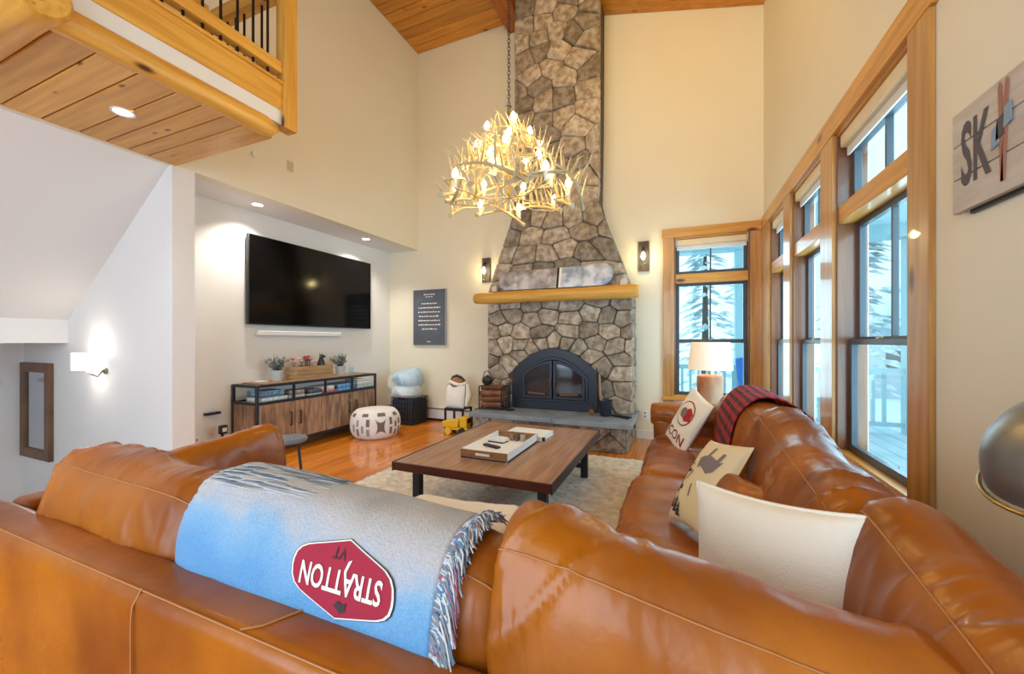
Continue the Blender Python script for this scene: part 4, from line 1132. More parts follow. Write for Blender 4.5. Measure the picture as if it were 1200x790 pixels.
for z in (.4235, .453): MB().cbox((-1.215, 3.27, z), (.37, .28, .004), Euler((0, 0, -.06))).build('cover', wool, bo)
MB().cbox((-1.03, 3.135, .436), (.02, .02, .03)).build('ribbon', navyp, bo)

# ------------------------------------------------------------------ chandelier
CXc, CYc = -1.222, 2.85
ch = thing('antler_chandelier', 'tiered antler chandelier with many lit candle bulbs hanging on a chain', 'chandelier', (CXc, CYc, 2.16))


def antler_mesh(s, L, tines, curl):
    rnd = random.Random(s); mb = MB(); pts = []; n = 11
    for i in range(n):
        f = i / (n - 1); pts.append(Vector((L * (f - .5), .10 * L * math.sin(f * 3.0) * curl, .16 * L * math.sin(f * 2.9) - .05 * L + .25 * L * f * f)))
    rad = [.017 - .011 * (i / (n - 1)) for i in range(n)]; rad[0] = .021
    mb.mi = 0; mb.tube(pts, rad, 8)
    for k in range(tines):
        f = .12 + .75 * k / max(1, tines - 1); i = int(f * (n - 1)); p = pts[i]; l = L * rnd.uniform(.30, .48) * (1 - .25 * abs(f - .5))
        d = Vector((rnd.uniform(-.35, .35), rnd.uniform(-.25, .6), 1)).normalized(); tp = [p + d * l * q + Vector((.10 * l * q * q * rnd.choice((-1, 1)), .22 * l * q * q, 0)) for q in (0, .25, .5, .75, 1)]
        mb.mi = 0; mb.tube(tp[:4], [.012, .0105, .009, .006], 7); mb.mi = 1; mb.tube(tp[3:], [.006, .0015], 6)
    return mb.mesh('antler', [antler, antler_tip], sharp=60)


AM = [antler_mesh(i, .52, 5, c) for i, c in enumerate((1, -1, .6))]
rr = random.Random(4)
tiers = [(.47, 2.33, 9, .95, .05), (.44, 2.37, 7, .85, .35), (.33, 2.50, 6, .8, .3), (.27, 2.60, 6, .75, .2), (.19, 2.73, 5, .62, .5), (.11, 2.84, 4, .5, .2)]
for (r, z, n, sc_, off) in tiers:
    for i in range(n):
        a = 2 * math.pi * i / n + off + rr.uniform(-.1, .1)
        o = bpy.data.objects.new('antler', AM[rr.randrange(3)]); C.objects.link(o); o.parent = ch
        o.location = (r * math.cos(a), r * math.sin(a), z - 2.16 + rr.uniform(-.02, .02))
        q_ = .14 if z < 2.4 else .3; o.rotation_euler = (rr.uniform(-q_, q_), rr.uniform(-q_, q_), a - math.pi / 2 + rr.uniform(-.25, .25) + (math.pi if rr.random() < .5 else 0)); o.scale = (sc_,) * 3
MB().tube([(CXc, CYc, 2.38), (CXc, CYc, 3.06)], .014, 10).build('stem', brass, ch)
MB().tube([(CXc + .02 * math.cos(i * .6), CYc + .02 * math.sin(i * .6), 3.08) for i in range(12)], .005, 6).build('ring', blk, ch)
k_ = 0
for (r, z, n, off) in ((.46, 2.42, 8, .2), (.34, 2.55, 6, .55), (.25, 2.72, 5, .1), (.17, 2.88, 4, .6)):
    for i in range(n):
        a = 2 * math.pi * i / n + off; x, y = CXc + r * math.cos(a), CYc + r * math.sin(a)
        s_ = MB().lathe([(.020, -.07), (.012, -.065), (.012, 0), (.015, .0)], (x, y, z), 12).build('candle_sleeve', cream, ch)
        MB().tube([(x, y, z - .068), (CXc + r * .5 * math.cos(a), CYc + r * .5 * math.sin(a), z - .10), (CXc, CYc, z - .05)], .005, 6).build('arm', antler, ch)
        MB().lathe([(.008, 0), (.020, .016), (.023, .032), (.014, .055), (.001, .072)], (x, y, z + .0), 12).build('bulb', bulbm, s_)
        if k_ % 2 == 0: light('chandelier_bulb', 'POINT', (x, y, z + .03), 4.4, (1, .64, .13), shadow_soft_size=.04)
        k_ += 1
# chain
lk = MB(); lk.tube([(.011 * math.cos(a * math.pi / 6), 0, .019 * math.sin(a * math.pi / 6)) for a in range(13)], .0028, 5); lkm = lk.mesh('chain_link', blk)
cn = thing('chandelier_chain', 'thin dark chain holding the antler chandelier', 'chain', (CXc, CYc, 3.09), None)
zt = zc_(CXc); z = 3.10; i = 0
while z < 4.6:
    o = bpy.data.objects.new('chain_link', lkm); C.objects.link(o); o.parent = cn; o.location = (0, 0, z - 3.09); o.rotation_euler = (0, 0, R(90) * (i % 2)); z += .031; i += 1
MB().tube([(CXc, CYc, 4.58), (CXc, CYc, zt - .03)], .006, 6).build('rod', blk, cn)
MB().lathe([(.06, 0), (.06, .02), (.02, .04)], (CXc, CYc, zt - .04), 16).build('canopy', blk, cn)

# ------------------------------------------------------------------ television and soundbar
tv = thing('television', 'large black flat television on the niche wall', 'television', (XA + .05, 3.88, 1.43))
box(XA + .03, XA + .075, 2.93, 4.83, 1.44, 2.455).build('housing', blk, tv, bevel=.006)
box(XA + .074, XA + .078, 2.94, 4.82, 1.455, 2.447).build('screen', glow_scr, tv)
box(XA + .002, XA + .03, 3.6, 4.1, 1.7, 2.2).build('wall_bracket', irond, tv)
tv = thing('soundbar', 'slim white soundbar under the television', 'speaker', (XA, 3.65, 1.31))
box(XA + .002, XA + .07, 3.05, 4.25, 1.315, 1.375).build('body', white, tv, bevel=.01, seg=3)
box(XA + .070, XA + .074, 3.07, 4.23, 1.325, 1.365).build('grille', M('pale_mesh', (.70, .72, .74), .7), tv)

# ------------------------------------------------------------------ media console
CX0, CX1, CY0, CY1 = XA + .02, -4.05, 2.78, 4.56
cs = thing('media_console', 'wood and black metal media console with open shelf under the television', 'console', (-4.25, 3.67, 0))
Zc0, Zc1, Zc2 = .11, .585, .785
for x in (CX0, CX1 - .028):
    for y in (CY0, CY1 - .028): box(x, x + .028, y, y + .028, 0, Zc2).build('leg', navy_metal, cs, bevel=.002)
for z in (Zc1 - .01, Zc2 - .028, Zc0):
    for x in (CX0, CX1 - .027): box(x, x + .027, CY0 + .028, CY1 - .028, z, z + .027).build('rail', navy_metal, cs)
    for y in (CY0, CY1 - .027): box(CX0 + .028, CX1 - .028, y, y + .027, z, z + .027).build('rail', navy_metal, cs)
for y in (CY0 + .45, CY0 + .89, CY0 + 1.33): box(CX1 - .03, CX1 - .005, y - .01, y + .01, Zc1, Zc2 - .03).build('divider', navy_metal, cs)
box(CX0 + .002, CX1 - .05, CY0 + .12, CY1 - .16, Zc2 - .022, Zc2 + .006).build('top_panel', constop, cs, bevel=.002)
box(CX0 + .01, CX1 - .004, CY0 + .004, CY1 - .004, Zc2 - .006, Zc2 - .001).build('glass_top', glass, cs)
box(CX0 + .028, CX1 - .02, CY0 + .006, CY0 + .02, Zc0 + .02, Zc1 - .01).build('side_panel', consw, cs)
box(CX0 + .028, CX1 - .02, CY1 - .02, CY1 - .006, Zc0 + .02, Zc1 - .01).build('side_panel', consw, cs)
box(CX0 + .01, CX1 - .02, CY0 + .02, CY1 - .02, Zc1 - .02, Zc1).build('shelf', consw, cs); box(CX0 + .01, CX1 - .02, CY0 + .02, CY1 - .02, Zc0 + .02, Zc0 + .04).build('shelf', consw, cs)
dw = (CY1 - CY0 - .056) / 4
for i in range(4):
    a = CY0 + .028 + dw * i
    d = box(CX1 - .022, CX1 - .004, a + .003, a + dw - .003, Zc0 + .03, Zc1 - .014).build('door', consw, cs, bevel=.002, seg=1)
    hy = a + dw - .06 if i % 2 == 0 else a + .06
    hb = MB().tube([(CX1 - .004, hy, .30), (CX1 + .018, hy, .305), (CX1 + .018, hy, .445), (CX1 - .004, hy, .45)], .009, 8).build('handle', M('bronze_%d' % i, (.10, .06, .04), .4, .7), d)

# board games and books on the open shelf
gcol = [(.62, .68, .72), (.10, .22, .36), (.70, .72, .72), (.35, .30, .28), (.08, .10, .14), (.66, .70, .74), (.55, .10, .14), (.72, .66, .60), (.12, .32, .62), (.10, .34, .66), (.72, .76, .78), (.45, .62, .60), (.20, .16, .14), (.78, .80, .80)]
gl = ['white game box at the near end of the console shelf', 'navy game box stacked at the near end of the console shelf', 'pale low box beside the first shelf divider', 'grey brown box on the low pale box', 'black box in the second bay of the shelf', 'long white box in the second bay of the shelf', 'red box lying under the white box mid shelf', 'cream box lying mid shelf', 'bright blue game box at the third bay', 'second bright blue box stacked at the third bay', 'white game box near the far end of the shelf', 'mint box low at the far end of the shelf', 'dark small box behind the near end glass', 'tall white box at the far end of the shelf']
gp = [(2.86, .30, 0, .05), (2.87, .26, .052, .07), (3.20, .20, 0, .04), (3.21, .17, .042, .05), (3.45, .16, .03, .05), (3.44, .2, 0, .028), (3.66, .22, 0, .035), (3.66, .17, .037, .06), (3.90, .30, .045, .055), (3.90, .28, 0, .043), (4.24, .26, .05, .055), (4.24, .28, 0, .048), (2.86, .0, 0, 0), (4.24, .22, .107, .03)]
for i, (y, w, z, h_) in enumerate(gp):
    if w == 0: continue
    zz = Zc1 + .003 + z; g_ = thing('game_box', gl[i], 'box', (-4.25, y + w / 2, zz), 'games on the console shelf')
    x1 = CX1 - .035 - (i % 3) * .008
    box(x1 - .24, x1, y, y + w, zz, zz + h_ * .55).build('base', M('game_base_%d' % i, tuple(c * .7 for c in gcol[i]), .5), g_)
    box(x1 - .242, x1 + .002, y - .002, y + w + .002, zz + h_ * .35, zz + h_).build('lid', M('game_lid_%d' % i, gcol[i], .4, col2=tuple(min(.9, c * 1.5 + .1) for c in gcol[i]), sc=26, lo=.5, hi=.56), g_, bevel=.002, seg=1)


# plants, box of poinsettias, little dog figure
def plant(x, y, z, r, hpot, lab, s):
    rnd = random.Random(s); t = thing('potted_sage', lab, 'potted plant', (x, y, z), 'silvery plants in pale pots')
    MB().lathe([(r * .72, 0), (r, hpot), (r * .92, hpot), (r * .88, hpot - .01)], (x, y, z + .001), 24).build('pot', tin, t)
    st = MB(); lv = MB()
    for i in range(60):
        a = rnd.uniform(0, 6.28); tilt = rnd.uniform(.05, 1.1); ln = rnd.uniform(.09, .19); d = Vector((math.cos(a) * tilt, math.sin(a) * tilt, 1)).normalized()
        p0 = Vector((x + rnd.uniform(-.4, .4) * r, y + rnd.uniform(-.4, .4) * r, z + hpot - .02)); pts = [p0 + d * ln * q + Vector((0, 0, .02 * q * q)) for q in (0, .4, .7, 1)]
        st.tube(pts, .0018, 4)
        for k in range(9):
            c = p0 + d * ln * rnd.uniform(.35, 1.05); e = Vector((rnd.uniform(-1, 1), rnd.uniform(-1, 1), rnd.uniform(-.3, 1))).normalized() * .017; g = e.cross(Vector((rnd.random(), rnd.random(), 1))).normalized() * .009
            lv.add([c - e, c + g, c + e, c - g], [(0, 1, 2, 3)])
    st.build('stem', bark, t); stuff(lv.build('foliage', leafm, t, recalc=False))


plant(-4.27, 3.17, Zc2 + .006, .075, .125, 'silvery sage plant in a pale pot at the near end of the console', 1)
plant(-4.27, 4.10, Zc2 + .006, .07, .12, 'silvery sage plant in a pale pot right of the wooden box', 2)
wb = thing('wooden_planter', 'slatted wooden planter box with red flowers on the console', 'planter', (-4.26, 3.62, Zc2 + .006))
wbm = M('box_pine', (.50, .33, .17), .55, col2=(.38, .23, .11), sc=4, st=(6, 1, 6), rnd=.15)
zb = Zc2 + .007; X0, X1, Y0, Y1 = -4.36, -4.16, 3.34, 3.88
for k in range(3):
    for xx in (X0, X1 - .012): box(xx, xx + .012, Y0, Y1, zb + k * .052, zb + k * .052 + .049).build('slat', wbm, wb, bevel=.0015, seg=1)
    for y in (Y0, Y1 - .012): box(X0 + .012, X1 - .012, y, y + .012, zb + k * .052, zb + k * .052 + .049).build('slat', wbm, wb, bevel=.0015, seg=1)
box(X0 + .012, X1 - .012, Y0 + .012, Y1 - .012, zb, zb + .12).build('moss_fill', M('moss', (.06, .04, .03), .9), wb)
rr = random.Random(3)
for i in range(30):
    x, y = rr.uniform(X0 + .03, X1 - .03), rr.uniform(Y0 + .03, Y0 + .33); z = zb + rr.uniform(.18, .27)
    st = MB().tube([(x, y, zb + .11), (x + rr.uniform(-.01, .01), y, z)], .003, 5).build('stem', bark, wb); fl_ = MB()
    for k in range(7):
        a = k * .9; d = Vector((math.cos(a), math.sin(a), rr.uniform(-.1, .5))).normalized() * .042; g = Vector((-math.sin(a), math.cos(a), 0)) * .014; c = Vector((x, y, z))
        fl_.add([c, c + d * .5 + g, c + d, c + d * .5 - g], [(0, 1, 2, 3)])
    fl_.build('flower', petal if i % 4 else cream, wb, recalc=False)
df = thing('black_dog_figure', 'small black dog figurine beside the red flowers', 'figurine', (-4.26, 3.78, zb + .12))
mb = MB(); c = Vector((-4.24, 3.76, zb + .122))
mb.tube([c, c + Vector((0, .0, .05)), c + Vector((0, 0, .10)), c + Vector((0, .005, .125))], [.042, .046, .032, .024], 14)
mb.tube([c + Vector((0, -.01, .125)), c + Vector((0, .01, .145)), c + Vector((0, .05, .140)), c + Vector((0, .065, .138))], [.020, .027, .016, .010], 12)
mb.build('body', blk, df)
for s in (-1, 1): MB().tube([c + Vector((s * .015, -.002, .155)), c + Vector((s * .02, -.012, .185))], [.010, .002], 6).build('ear', blk, df)
t = thing('glass_tumbler', 'small clear glass at the far end of the console top', 'glass', (-4.25, 4.26, Zc2 + .007))
MB().lathe([(.026, 0), (.032, .09), (.030, .09), (.024, .006)], (-4.25, 4.28, Zc2 + .007), 18).build('tumbler', glass, t)
t = thing('white_coaster', 'flat white coaster at the near end of the console top', 'coaster', (-4.2, 2.98, Zc2 + .007))
box(-4.36, -4.26, 2.96, 3.06, Zc2 + .007, Zc2 + .022).build('tile', white, t, bevel=.002)

# things beside the near end of the console
t = thing('game_controller_stand', 'small black stand with a controller beside the console near end', 'stand', (-4.36, 2.62, 0))
MB().lathe([(.10, 0), (.10, .015), (.02, .02)], (-4.34, 2.62, 0), 18).build('base', blk, t)
MB().tube([(-4.34, 2.62, .01), (-4.34, 2.62, .30)], .014, 8).build('pole', blk, t)
MB().cbox((-4.33, 2.62, .34), (.05, .07, .09)).build('head', blk, t, bevel=.008)
MB().tube([(-4.34, 2.55, .10), (-4.31, 2.51, .18), (-4.33, 2.56, .24)], .008, 6).build('cable', blk, t)
box(-4.31, -4.30, 2.60, 2.64, .32, .36).build('label_plate', white, t)
box(XA + .001, XA + .05, 2.52, 2.66, .49, .515).build('x', blk)
bpy.data.objects['x'].name = 'wall_ledge'; tag(bpy.data.objects['wall_ledge'], 'tiny black ledge on the niche wall left of the console', 'shelf')
t = thing('wall_outlet', 'cream wall outlet low on the niche wall left of the console', 'outlet', (XA, 2.45, .2))
box(XA + .001, XA + .008, 2.42, 2.49, .17, .28).build('plate', cream, t, bevel=.002)
for z in (.20, .245): box(XA + .008, XA + .010, 2.445, 2.465, z, z + .022).build('socket', M('socket', (.35, .28, .2), .6), t)
t = thing('wall_outlet', 'white wall outlet near the floor right of the fireplace', 'outlet', (-.40, D, .3))
box(-.43, -.36, D - .008, D - .001, .25, .36).build('plate', white, t, bevel=.002)
for z in (.275, .32): box(-.405, -.385, D - .010, D - .008, z, z + .022).build('socket', greyp, t)
t = thing('round_side_table', 'small round grey side table in front of the media console', 'side table', (-2.86, 2.22, 0))
MB().lathe([(.001, .44), (.13, .44), (.14, .45), (.14, .465), (.13, .475), (.001, .475)], (-2.90, 2.25, 0), 32).build('top', M('grey_wood', (.20, .22, .25), .5, col2=(.13, .14, .17), sc=6), t)
for k in range(3):
    a = k * 2.09 + .9; MB().tube([(-2.90 + .07 * math.cos(a), 2.25 + .07 * math.sin(a), .44), (-2.90 + .11 * math.cos(a), 2.25 + .11 * math.sin(a), 0.0)], .011, 8).build('leg', navy_metal, t)

# ------------------------------------------------------------------ patterned pouf
pf = thing('patterned_pouf', 'round white pouf with brown and grey woven patches', 'pouf', (-3.70, 4.15, 0))
PC = Vector((-3.70, 4.15, 0))


def poufs(a, z, off=0):
    q = max(0, min(1, z / .36)); r = .318 * (1 - abs(2 * (q * .74 + .14) - 1) ** 2.6) ** (1 / 2.2) + off
    return PC + Vector((r * math.cos(a), r * math.sin(a), z))


prof = [(.001, .002)] + [((poufs(0, z) - PC).x, z) for z in [.004 + .352 * i / 20 for i in range(21)]] + [(.10, .362), (.001, .365)]
MB().lathe(prof, PC, 48).build('cover', M('woven_white', (.80, .78, .77), .9, bump=.3, bsc=90), pf, sharp=80)
pb, pg = M('patch_brown', (.20, .13, .11), .9), M('patch_grey', (.30, .33, .40), .9)


def patch(a0, a1, z0, z1, m, star=False):
    n = 7; mb = MB()
    def f(i, j):
        u = -1 + 2 * i; v = -1 + 2 * j
        if star: k = .55 + .45 * u * u; k2 = .60 + .40 * v * v; u, v = u * k2, v * k
        return poufs((a0 + a1) / 2 + u * (a1 - a0) / 2, (z0 + z1) / 2 + v * (z1 - z0) / 2, .004)
    mb.grid(f, n, n).build('woven_patch', m, pf, sharp=80, recalc=False)


va = math.atan2(-PC.y, -PC.x)           # towards the camera
patch(va - .02, va + .42, .07, .27, pb, True)
for k in range(-1, 5):
    base = va + .42 * 0 + .62 + k * .0
for (o_, z0, z1, w_, m) in ((.62, .07, .16, .12, pb), (.62, .19, .28, .12, pb), (.86, .05, .12, .10, pb), (.86, .15, .22, .10, pb), (1.1, .06, .14, .12, pb), (1.1, .18, .25, .12, pb), (-.30, .06, .15, .13, pg), (-.30, .18, .27, .13, pb), (-.52, .10, .19, .10, pg), (-.74, .06, .15, .10, pb), (-.74, .18, .26, .10, pg), (-.95, .1, .2, .1, pg), (.25, .30, .34, .35, pb), (-.45, .30, .335, .28, pb), (.95, .29, .33, .25, pb), (-1.1, .29, .33, .25, pb)):
    patch(va + o_ - w_ / 2, va + o_ + w_ / 2, z0, z1, m)

# ------------------------------------------------------------------ basket of blankets
bk = thing('wire_basket', 'dark wire basket full of pale blankets in the back corner', 'basket', (-3.80, 5.03, 0))
bx0, bx1, by0, by1, bh = -4.02, -3.62, 4.84, 5.22, .40
mb = MB()
for i in range(9):
    f = i / 8
    for (x, y, x2, y2) in ((bx0 + (bx1 - bx0) * f, by0, bx0 + (bx1 - bx0) * f, by0), (bx1, by0 + (by1 - by0) * f, bx1, by0 + (by1 - by0) * f), (bx0, by0 + (by1 - by0) * f, 0, 0), (bx0 + (bx1 - bx0) * f, by1, 0, 0)):
        mb.tube([(x, y, .005), (x, y, bh)], .005, 5)
for i in range(6):
    z = .008 + i * (bh - .01) / 5; mb.tube([(bx0, by0, z), (bx1, by0, z), (bx1, by1, z), (bx0, by1, z), (bx0, by0, z)], .005, 5)
stuff(mb.build('wire_mesh', irond, bk))
box(bx0 + .01, bx1 - .01, by0 + .01, by1 - .01, .01, .37).build('lining', M('navy_lining', (.05, .06, .09), .9), bk)
for i, (cx_, cy_, cz_, L2, b2, h2, colr, lab) in enumerate(((-3.86, 5.02, .49, .46, .20, .14, (.55, .64, .70), 'pale blue bundled blanket low in the wire basket'), (-3.84, 5.02, .68, .46, .19, .15, (.42, .56, .66), 'blue grey rumpled blanket on top of the wire basket'), (-4.02, 4.98, .60, .24, .15, .15, (.62, .58, .52), 'beige blanket end sticking out of the basket on its left'))):
    t = thing('rumpled_blanket', lab, 'blanket', (cx_, cy_, cz_ - h2), 'blankets in the wire basket')
    cush('cloth', Bolster((cx_, cy_, cz_), L2, b2, h2, 'x', 2.2, 2.6, seed=30 + i, wr=.030, freq=14), t, M('blanket_%d' % i, colr, .9, col2=tuple(c * 1.25 for c in colr), sc=6, bump=.4, bsc=50))

# ------------------------------------------------------------------ toy backpack stand, toy truck
st_ = thing('black_stool', 'small black open stand holding a padded toy bag by the hearth', 'stand', (-2.88, 4.90, 0))
for x in (-3.02, -2.74):
    for y in (4.78, 5.02): box(x - .012, x + .012, y - .012, y + .012, 0, .28).build('leg', irond, st_)
for y in (4.78, 5.02): box(-3.03, -2.73, y - .012, y + .012, .28, .305).build('rail', irond, st_)
box(-3.03, -2.73, 4.77, 5.03, .300, .315).build('shelf', irond, st_)
tb = thing('padded_toy_bag', 'padded cream bag with grey piping standing on the black stand', 'bag', (-2.88, 4.90, .315))
P = Pillow((-2.90, 4.86, .47), (1, -.05, 0), (0, .12, 1), .30, .32, .14, 9, pinch=-.04); P.build(tb, wool, piping=darkp)
MB().tube([(-2.76, 4.88, .34), (-2.73, 4.92, .50), (-2.76, 4.92, .64)], [.05, .06, .045], 12).build('side_pocket', cream, tb)
hp = thing('brown_helmet', 'brown and black ski helmet resting on the padded bag', 'helmet', (-2.90, 4.92, .63))
MB().lathe([(.10, 0), (.112, .04), (.10, .10), (.06, .14), (.001, .155)], (-2.90, 4.93, .60), 24).build('shell', M('amber_shell', (.32, .15, .05), .3), hp)
MB().tube([(-2.90 + .115 * math.cos(a), 4.93 + .115 * math.sin(a), .66 + .02 * math.sin(a * 2)) for a in [i * .35 for i in range(-9, 1)]], .022, 8).build('goggle_frame', wool, hp)
MB().tube([(-3.0, 4.92, .69), (-2.96, 4.90, .74), (-2.90, 4.89, .76), (-2.84, 4.90, .74), (-2.80, 4.92, .69)], .022, 8).build('goggle_strap', darkp, hp)
ty2 = thing('toy_truck', 'yellow toy dump truck on the floor under the black stand', 'toy truck', (-2.72, 4.68, 0))
yel = M('toy_yellow', (.78, .50, .03), .35)
TC = Vector((-2.74, 4.66, 0))
def tb_(x0, x1, y0, y1, z0, z1, n, m=yel): return box(TC.x + x0, TC.x + x1, TC.y + y0, TC.y + y1, z0, z1).build(n, m, ty2, bevel=.012, seg=2)
tb_(-.17, .17, -.07, .07, .06, .10, 'chassis'); tb_(.05, .16, -.065, .065, .10, .24, 'cab')
MB().prism([(TC.x - .19, TC.y - .08, .10), (TC.x + .03, TC.y - .08, .10), (TC.x + .05, TC.y - .08, .21), (TC.x - .21, TC.y - .08, .17)], (0, .16, 0)).build('dump_bed', yel, ty2, bevel=.006)
box(TC.x + .161, TC.x + .164, TC.y - .045, TC.y + .045, .16, .22).build('windscreen', blk, ty2)
for x in (-.11, .10):
    for s in (-1, 1):
        w = MB().lathe([(.03, -.02), (.05, -.02), (.05, .02), (.03, .02)], (TC.x + x, TC.y + s * .08, .051), 18, Euler((R(90), 0, 0))).build('wheel', yel if s < 0 and x < 0 else blk, ty2)
t = thing('black_boot_bag', 'black and navy duffel on the floor between the stand and the hearth', 'bag', (-2.62, 4.98, 0))
cush('body', Bolster((-2.60, 5.02, .15), .20, .10, .15, 'x', 2.6, 4, seed=40, wr=.01), t, blk, nt=30, nph=24)

# ------------------------------------------------------------------ poster, art, signs
po_ = thing('quote_canvas', 'charcoal canvas print with small white lettering on the back wall', 'wall art', (-3.66, D, 1.2))
box(-3.975, -3.37, D - .035, D - .001, 1.19, 2.075).build('canvas', grey_art, po_, bevel=.003)
box(-3.368, -3.355, D - .04, D - .001, 1.185, 2.08).build('frame_edge', M('silver_edge', (.42, .45, .5), .4, .5), po_)
mb = MB(); rr = random.Random(6)
rows = [(1.99, .20, .016), (1.955, .12, .010)] + [(1.845 - i * .068, (.28, .40, .42, .38, .40, .40, .26)[i], .018) for i in range(7)] + [(1.235, .06, .016)]
for (z, w, hh) in rows:
    x = -3.672 - w / 2; 
    while x < -3.672 + w / 2:
        l = rr.uniform(.02, .05); mb.box(x, x + l, D - .0365, D - .0355, z, z + hh * rr.uniform(.7, 1.1)); x += l + .012
stuff(mb.build('printed_text', whitep, po_))

sk = thing('ski_sign', 'whitewashed plank sign with dark SK lettering and crossed skis on the right wall', 'sign', (XR, 1.7, 1.9))
sb_ = M('whitewashed_plank', (.60, .55, .50), .75, col2=(.50, .44, .38), sc=4, st=(8, 1, 8), rnd=.05)
SY0, SY1, SZ0 = 1.28, 1.865, 1.687
for k in range(3): box(XR - .032, XR - .012, SY0, SY1, SZ0 + k * .114 + .001, SZ0 + k * .114 + .112).build('plank', sb_, sk, bevel=.0015, seg=1)
box(XR - .012, XR - .001, SY0 + .05, SY1 - .05, SZ0 - .012, SZ0 + .34).build('batten', blk, sk)
ink = M('sign_ink', (.10, .09, .10), .8)
vs, fs = text2d('SK', .30, .007)
xm0 = min(v[0] for v in vs); wdt = max(v[0] for v in vs) - xm0; ym = max(abs(v[1]) for v in vs)
conform([((x - xm0) / wdt, y / ym) for x, y in vs], fs, lambda x, y: Vector((XR - .0335, 1.817 - x * .140, SZ0 + .172 + y * .118)), .3).build('lettering', ink, sk, recalc=False)
skc = M('old_ski_red', (.38, .16, .10), .7)
for (dy, tl, lab) in ((.022, -.006, 1), (.042, .012, 2)):
    MB().prism([(XR - .036, 1.665 - dy + tl, SZ0 + .035), (XR - .036, 1.652 - dy + tl, SZ0 + .035), (XR - .036, 1.652 - dy - tl * .4, SZ0 + .315), (XR - .036, 1.6585 - dy - tl * .4, SZ0 + .33), (XR - .036, 1.665 - dy - tl * .4, SZ0 + .315)], (.003, 0, 0)).build('ski_print', skc, sk)
for (y_, z_, m_) in ((1.635, .19, ink), (1.655, .17, M('ski_blue', (.25, .35, .45), .7)), (1.605, .215, M('ski_blue2', (.25, .35, .45), .7))):
    MB().prism([(XR - .038, y_ + .016, SZ0 + z_ - .03), (XR - .038, y_ - .016, SZ0 + z_ - .02), (XR - .038, y_ - .012, SZ0 + z_ + .04), (XR - .038, y_ + .012, SZ0 + z_ + .03)], (.002, 0, 0)).build('binding_print', m_, sk)

# ------------------------------------------------------------------ stairwell: sconce, mirror, handrail
t = thing('shaded_sconce', 'small white shaded wall lamp glowing on the stairwell wall', 'wall sconce', (-5.03, YW, 1.0))
MB().lathe([(.085, 0), (.085, .155)], (-5.06, YW - .11, .985), 28, cap=False).build('lamp_shade', shade_l, t, sharp=60)
MB().tube([(-4.96, YW - .02, .98), (-4.98, YW - .05, .92), (-5.02, YW - .10, .96), (-5.05, YW - .11, 1.02)], .009, 8).build('arm', steelsh, t)
MB().lathe([(.03, 0), (.03, .012)], (-4.95, YW - .002, .97), 16, Euler((R(90), 0, 0))).build('wall_plate', steelsh, t)
light('sconce_light', 'POINT', (-5.06, YW - .15, 1.17), 2.2, (1, .90, .76), shadow_soft_size=.03)
light('sconce_light', 'POINT', (-5.06, YW - .15, .96), 1.0, (1, .90, .76), shadow_soft_size=.03)
t = thing('framed_mirror', 'tall narrow mirror in a brown wooden frame on the stairwell wall', 'mirror', (-6.3, YW, 0))
fw = M('mirror_frame', (.20, .10, .045), .5, col2=(.12, .06, .03), sc=5)
mx0, mx1, mz0, mz1 = -6.66, -5.99, .0, 1.02; w = .10
box(mx0, mx0 + w, YW - .04, YW - .002, mz0, mz1).build('stile', fw, t, bevel=.004); box(mx1 - w, mx1, YW - .04, YW - .002, mz0, mz1).build('stile', fw, t, bevel=.004)
box(mx0 + w, mx1 - w, YW - .04, YW - .002, mz0, mz0 + w).build('rail', fw, t, bevel=.004); box(mx0 + w, mx1 - w, YW - .04, YW - .002, mz1 - w, mz1).build('rail', fw, t, bevel=.004)
box(mx0 + w, mx1 - w, YW - .02, YW - .012, mz0 + w, mz1 - w).build('mirror_glass', M('silvered', (.55, .60, .68), .08, 1), t)
t = thing('handrail', 'stub of white stair handrail at the left edge under the bulkhead', 'handrail', (-6.6, 1.6, .7))
MB().tube([(-6.62, .7, .80), (-6.62, 1.70, .82), (-6.64, 1.74, .82)], .022, 12).build('rail', cream, t)
MB().tube([(-6.62, 1.5, .80), (-6.685, 1.5, .74)], .009, 8).build('bracket', steelsh, t)

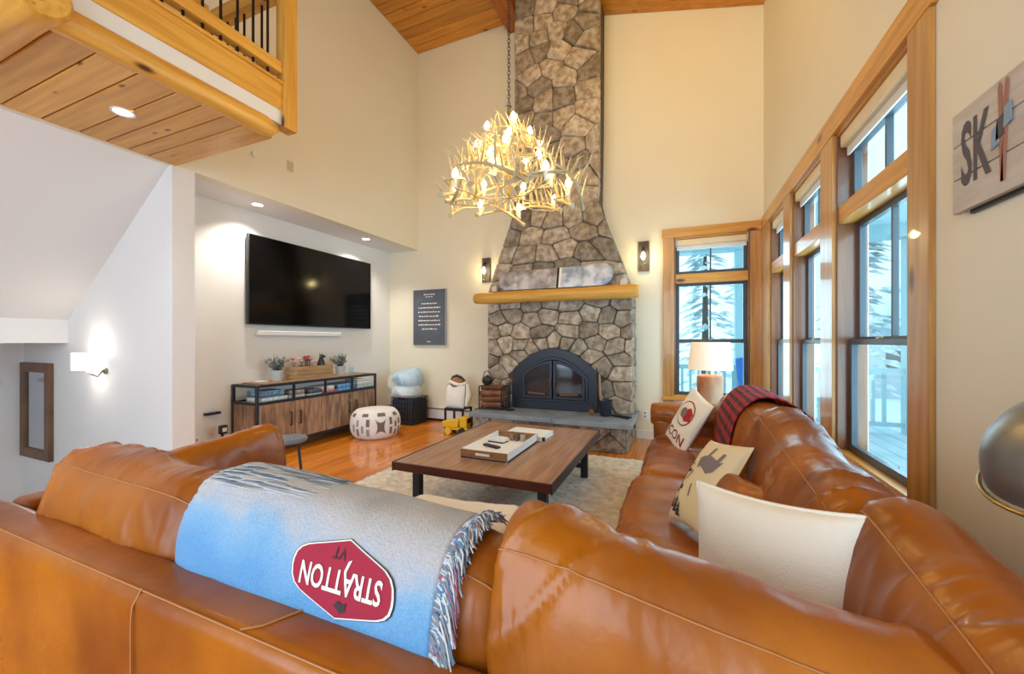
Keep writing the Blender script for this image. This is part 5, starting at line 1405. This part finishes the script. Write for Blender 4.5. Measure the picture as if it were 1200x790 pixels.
# ------------------------------------------------------------------ lamps on the right
et = thing('end_table', 'small dark end table behind the far arm of the sofa', 'side table', (.30, 4.40, 0))
box(.08, .58, 4.18, 4.66, .545, .575).build('top', walnut, et, bevel=.003)
for x in (.12, .54):
    for y in (4.22, 4.62): box(x - .02, x + .02, y - .02, y + .02, 0, .545).build('leg', walnut_e, et)
tl = thing('log_lamp', 'table lamp with a tree stump base and cream drum shade by the back window', 'table lamp', (.29, 4.40, .575))
MB().lathe([(.118, 0), (.122, .03), (.117, .15), (.121, .25), (.120, .325), (.108, .338), (.001, .345)], (.29, 4.40, .576), 22).build('stump_base', M('stump', (.42, .13, .04), .6, col2=(.62, .42, .27), sc=6, st=(1, 1, .4), bump=.3, bsc=12), tl)
MB().tube([(.29, 4.40, .92), (.29, 4.40, 1.06)], .010, 8).build('neck', brass, tl)
MB().lathe([(.205, 0), (.175, .27)], (.29, 4.40, .97), 36, cap=False).build('lamp_shade', M('linen_shade', (.88, .78, .62), .8, emis=(1, .80, .60), es=.32), tl, sharp=60)
light('table_lamp', 'POINT', (.29, 4.40, 1.10), 1.8, (1, .78, .5), shadow_soft_size=.04)
fl2 = thing('floor_lamp', 'brushed metal dome floor lamp behind the sofa at right edge', 'floor lamp', (.84, 1.0, 0))
HC = Vector((.70, 1.035, 1.02)); HR = Euler((R(6), R(-24), 0))
prof = [(.158 * math.cos(R(a)), .150 * math.sin(R(a))) for a in range(0, 86, 6)] + [(.02, .155), (.02, .19), (.001, .19)]
sh = MB().lathe([(.166, -.006), (.158, 0)] + prof, HC, 44, HR, cap=False).build('lamp_shade', steelsh, fl2, sharp=60)
MB().lathe([(.163, -.004)] + [(.154 * math.cos(R(a)), .146 * math.sin(R(a))) for a in range(0, 89, 6)], HC, 44, HR, cap=False).build('shade_liner', warmin, sh, sharp=60)
MB().tube([HC + HR.to_matrix() @ Vector((.167 * math.cos(a * math.pi / 20), .167 * math.sin(a * math.pi / 20), -.005)) for a in range(41)], .004, 6).build('rim', brass, sh)
MB().lathe([(.001, -.03), (.022, -.015), (.026, .02), (.012, .05)], HC + HR.to_matrix() @ Vector((0, 0, .06)), 16, HR).build('bulb', M('lamp_glass', (.9, .88, .8), .3), fl2)
tp_ = HC + HR.to_matrix() @ Vector((0, 0, .19))
MB().tube([tp_, tp_ + Vector((.03, -.02, .06)), (.84, .98, 1.32), (.845, .96, 1.20), (.845, .95, .03)], .011, 10).build('pole', steelsh, fl2)
MB().lathe([(.04, 0), (.04, .02), (.014, .035)], (.845, .95, .001), 24).build('base', steelsh, fl2)
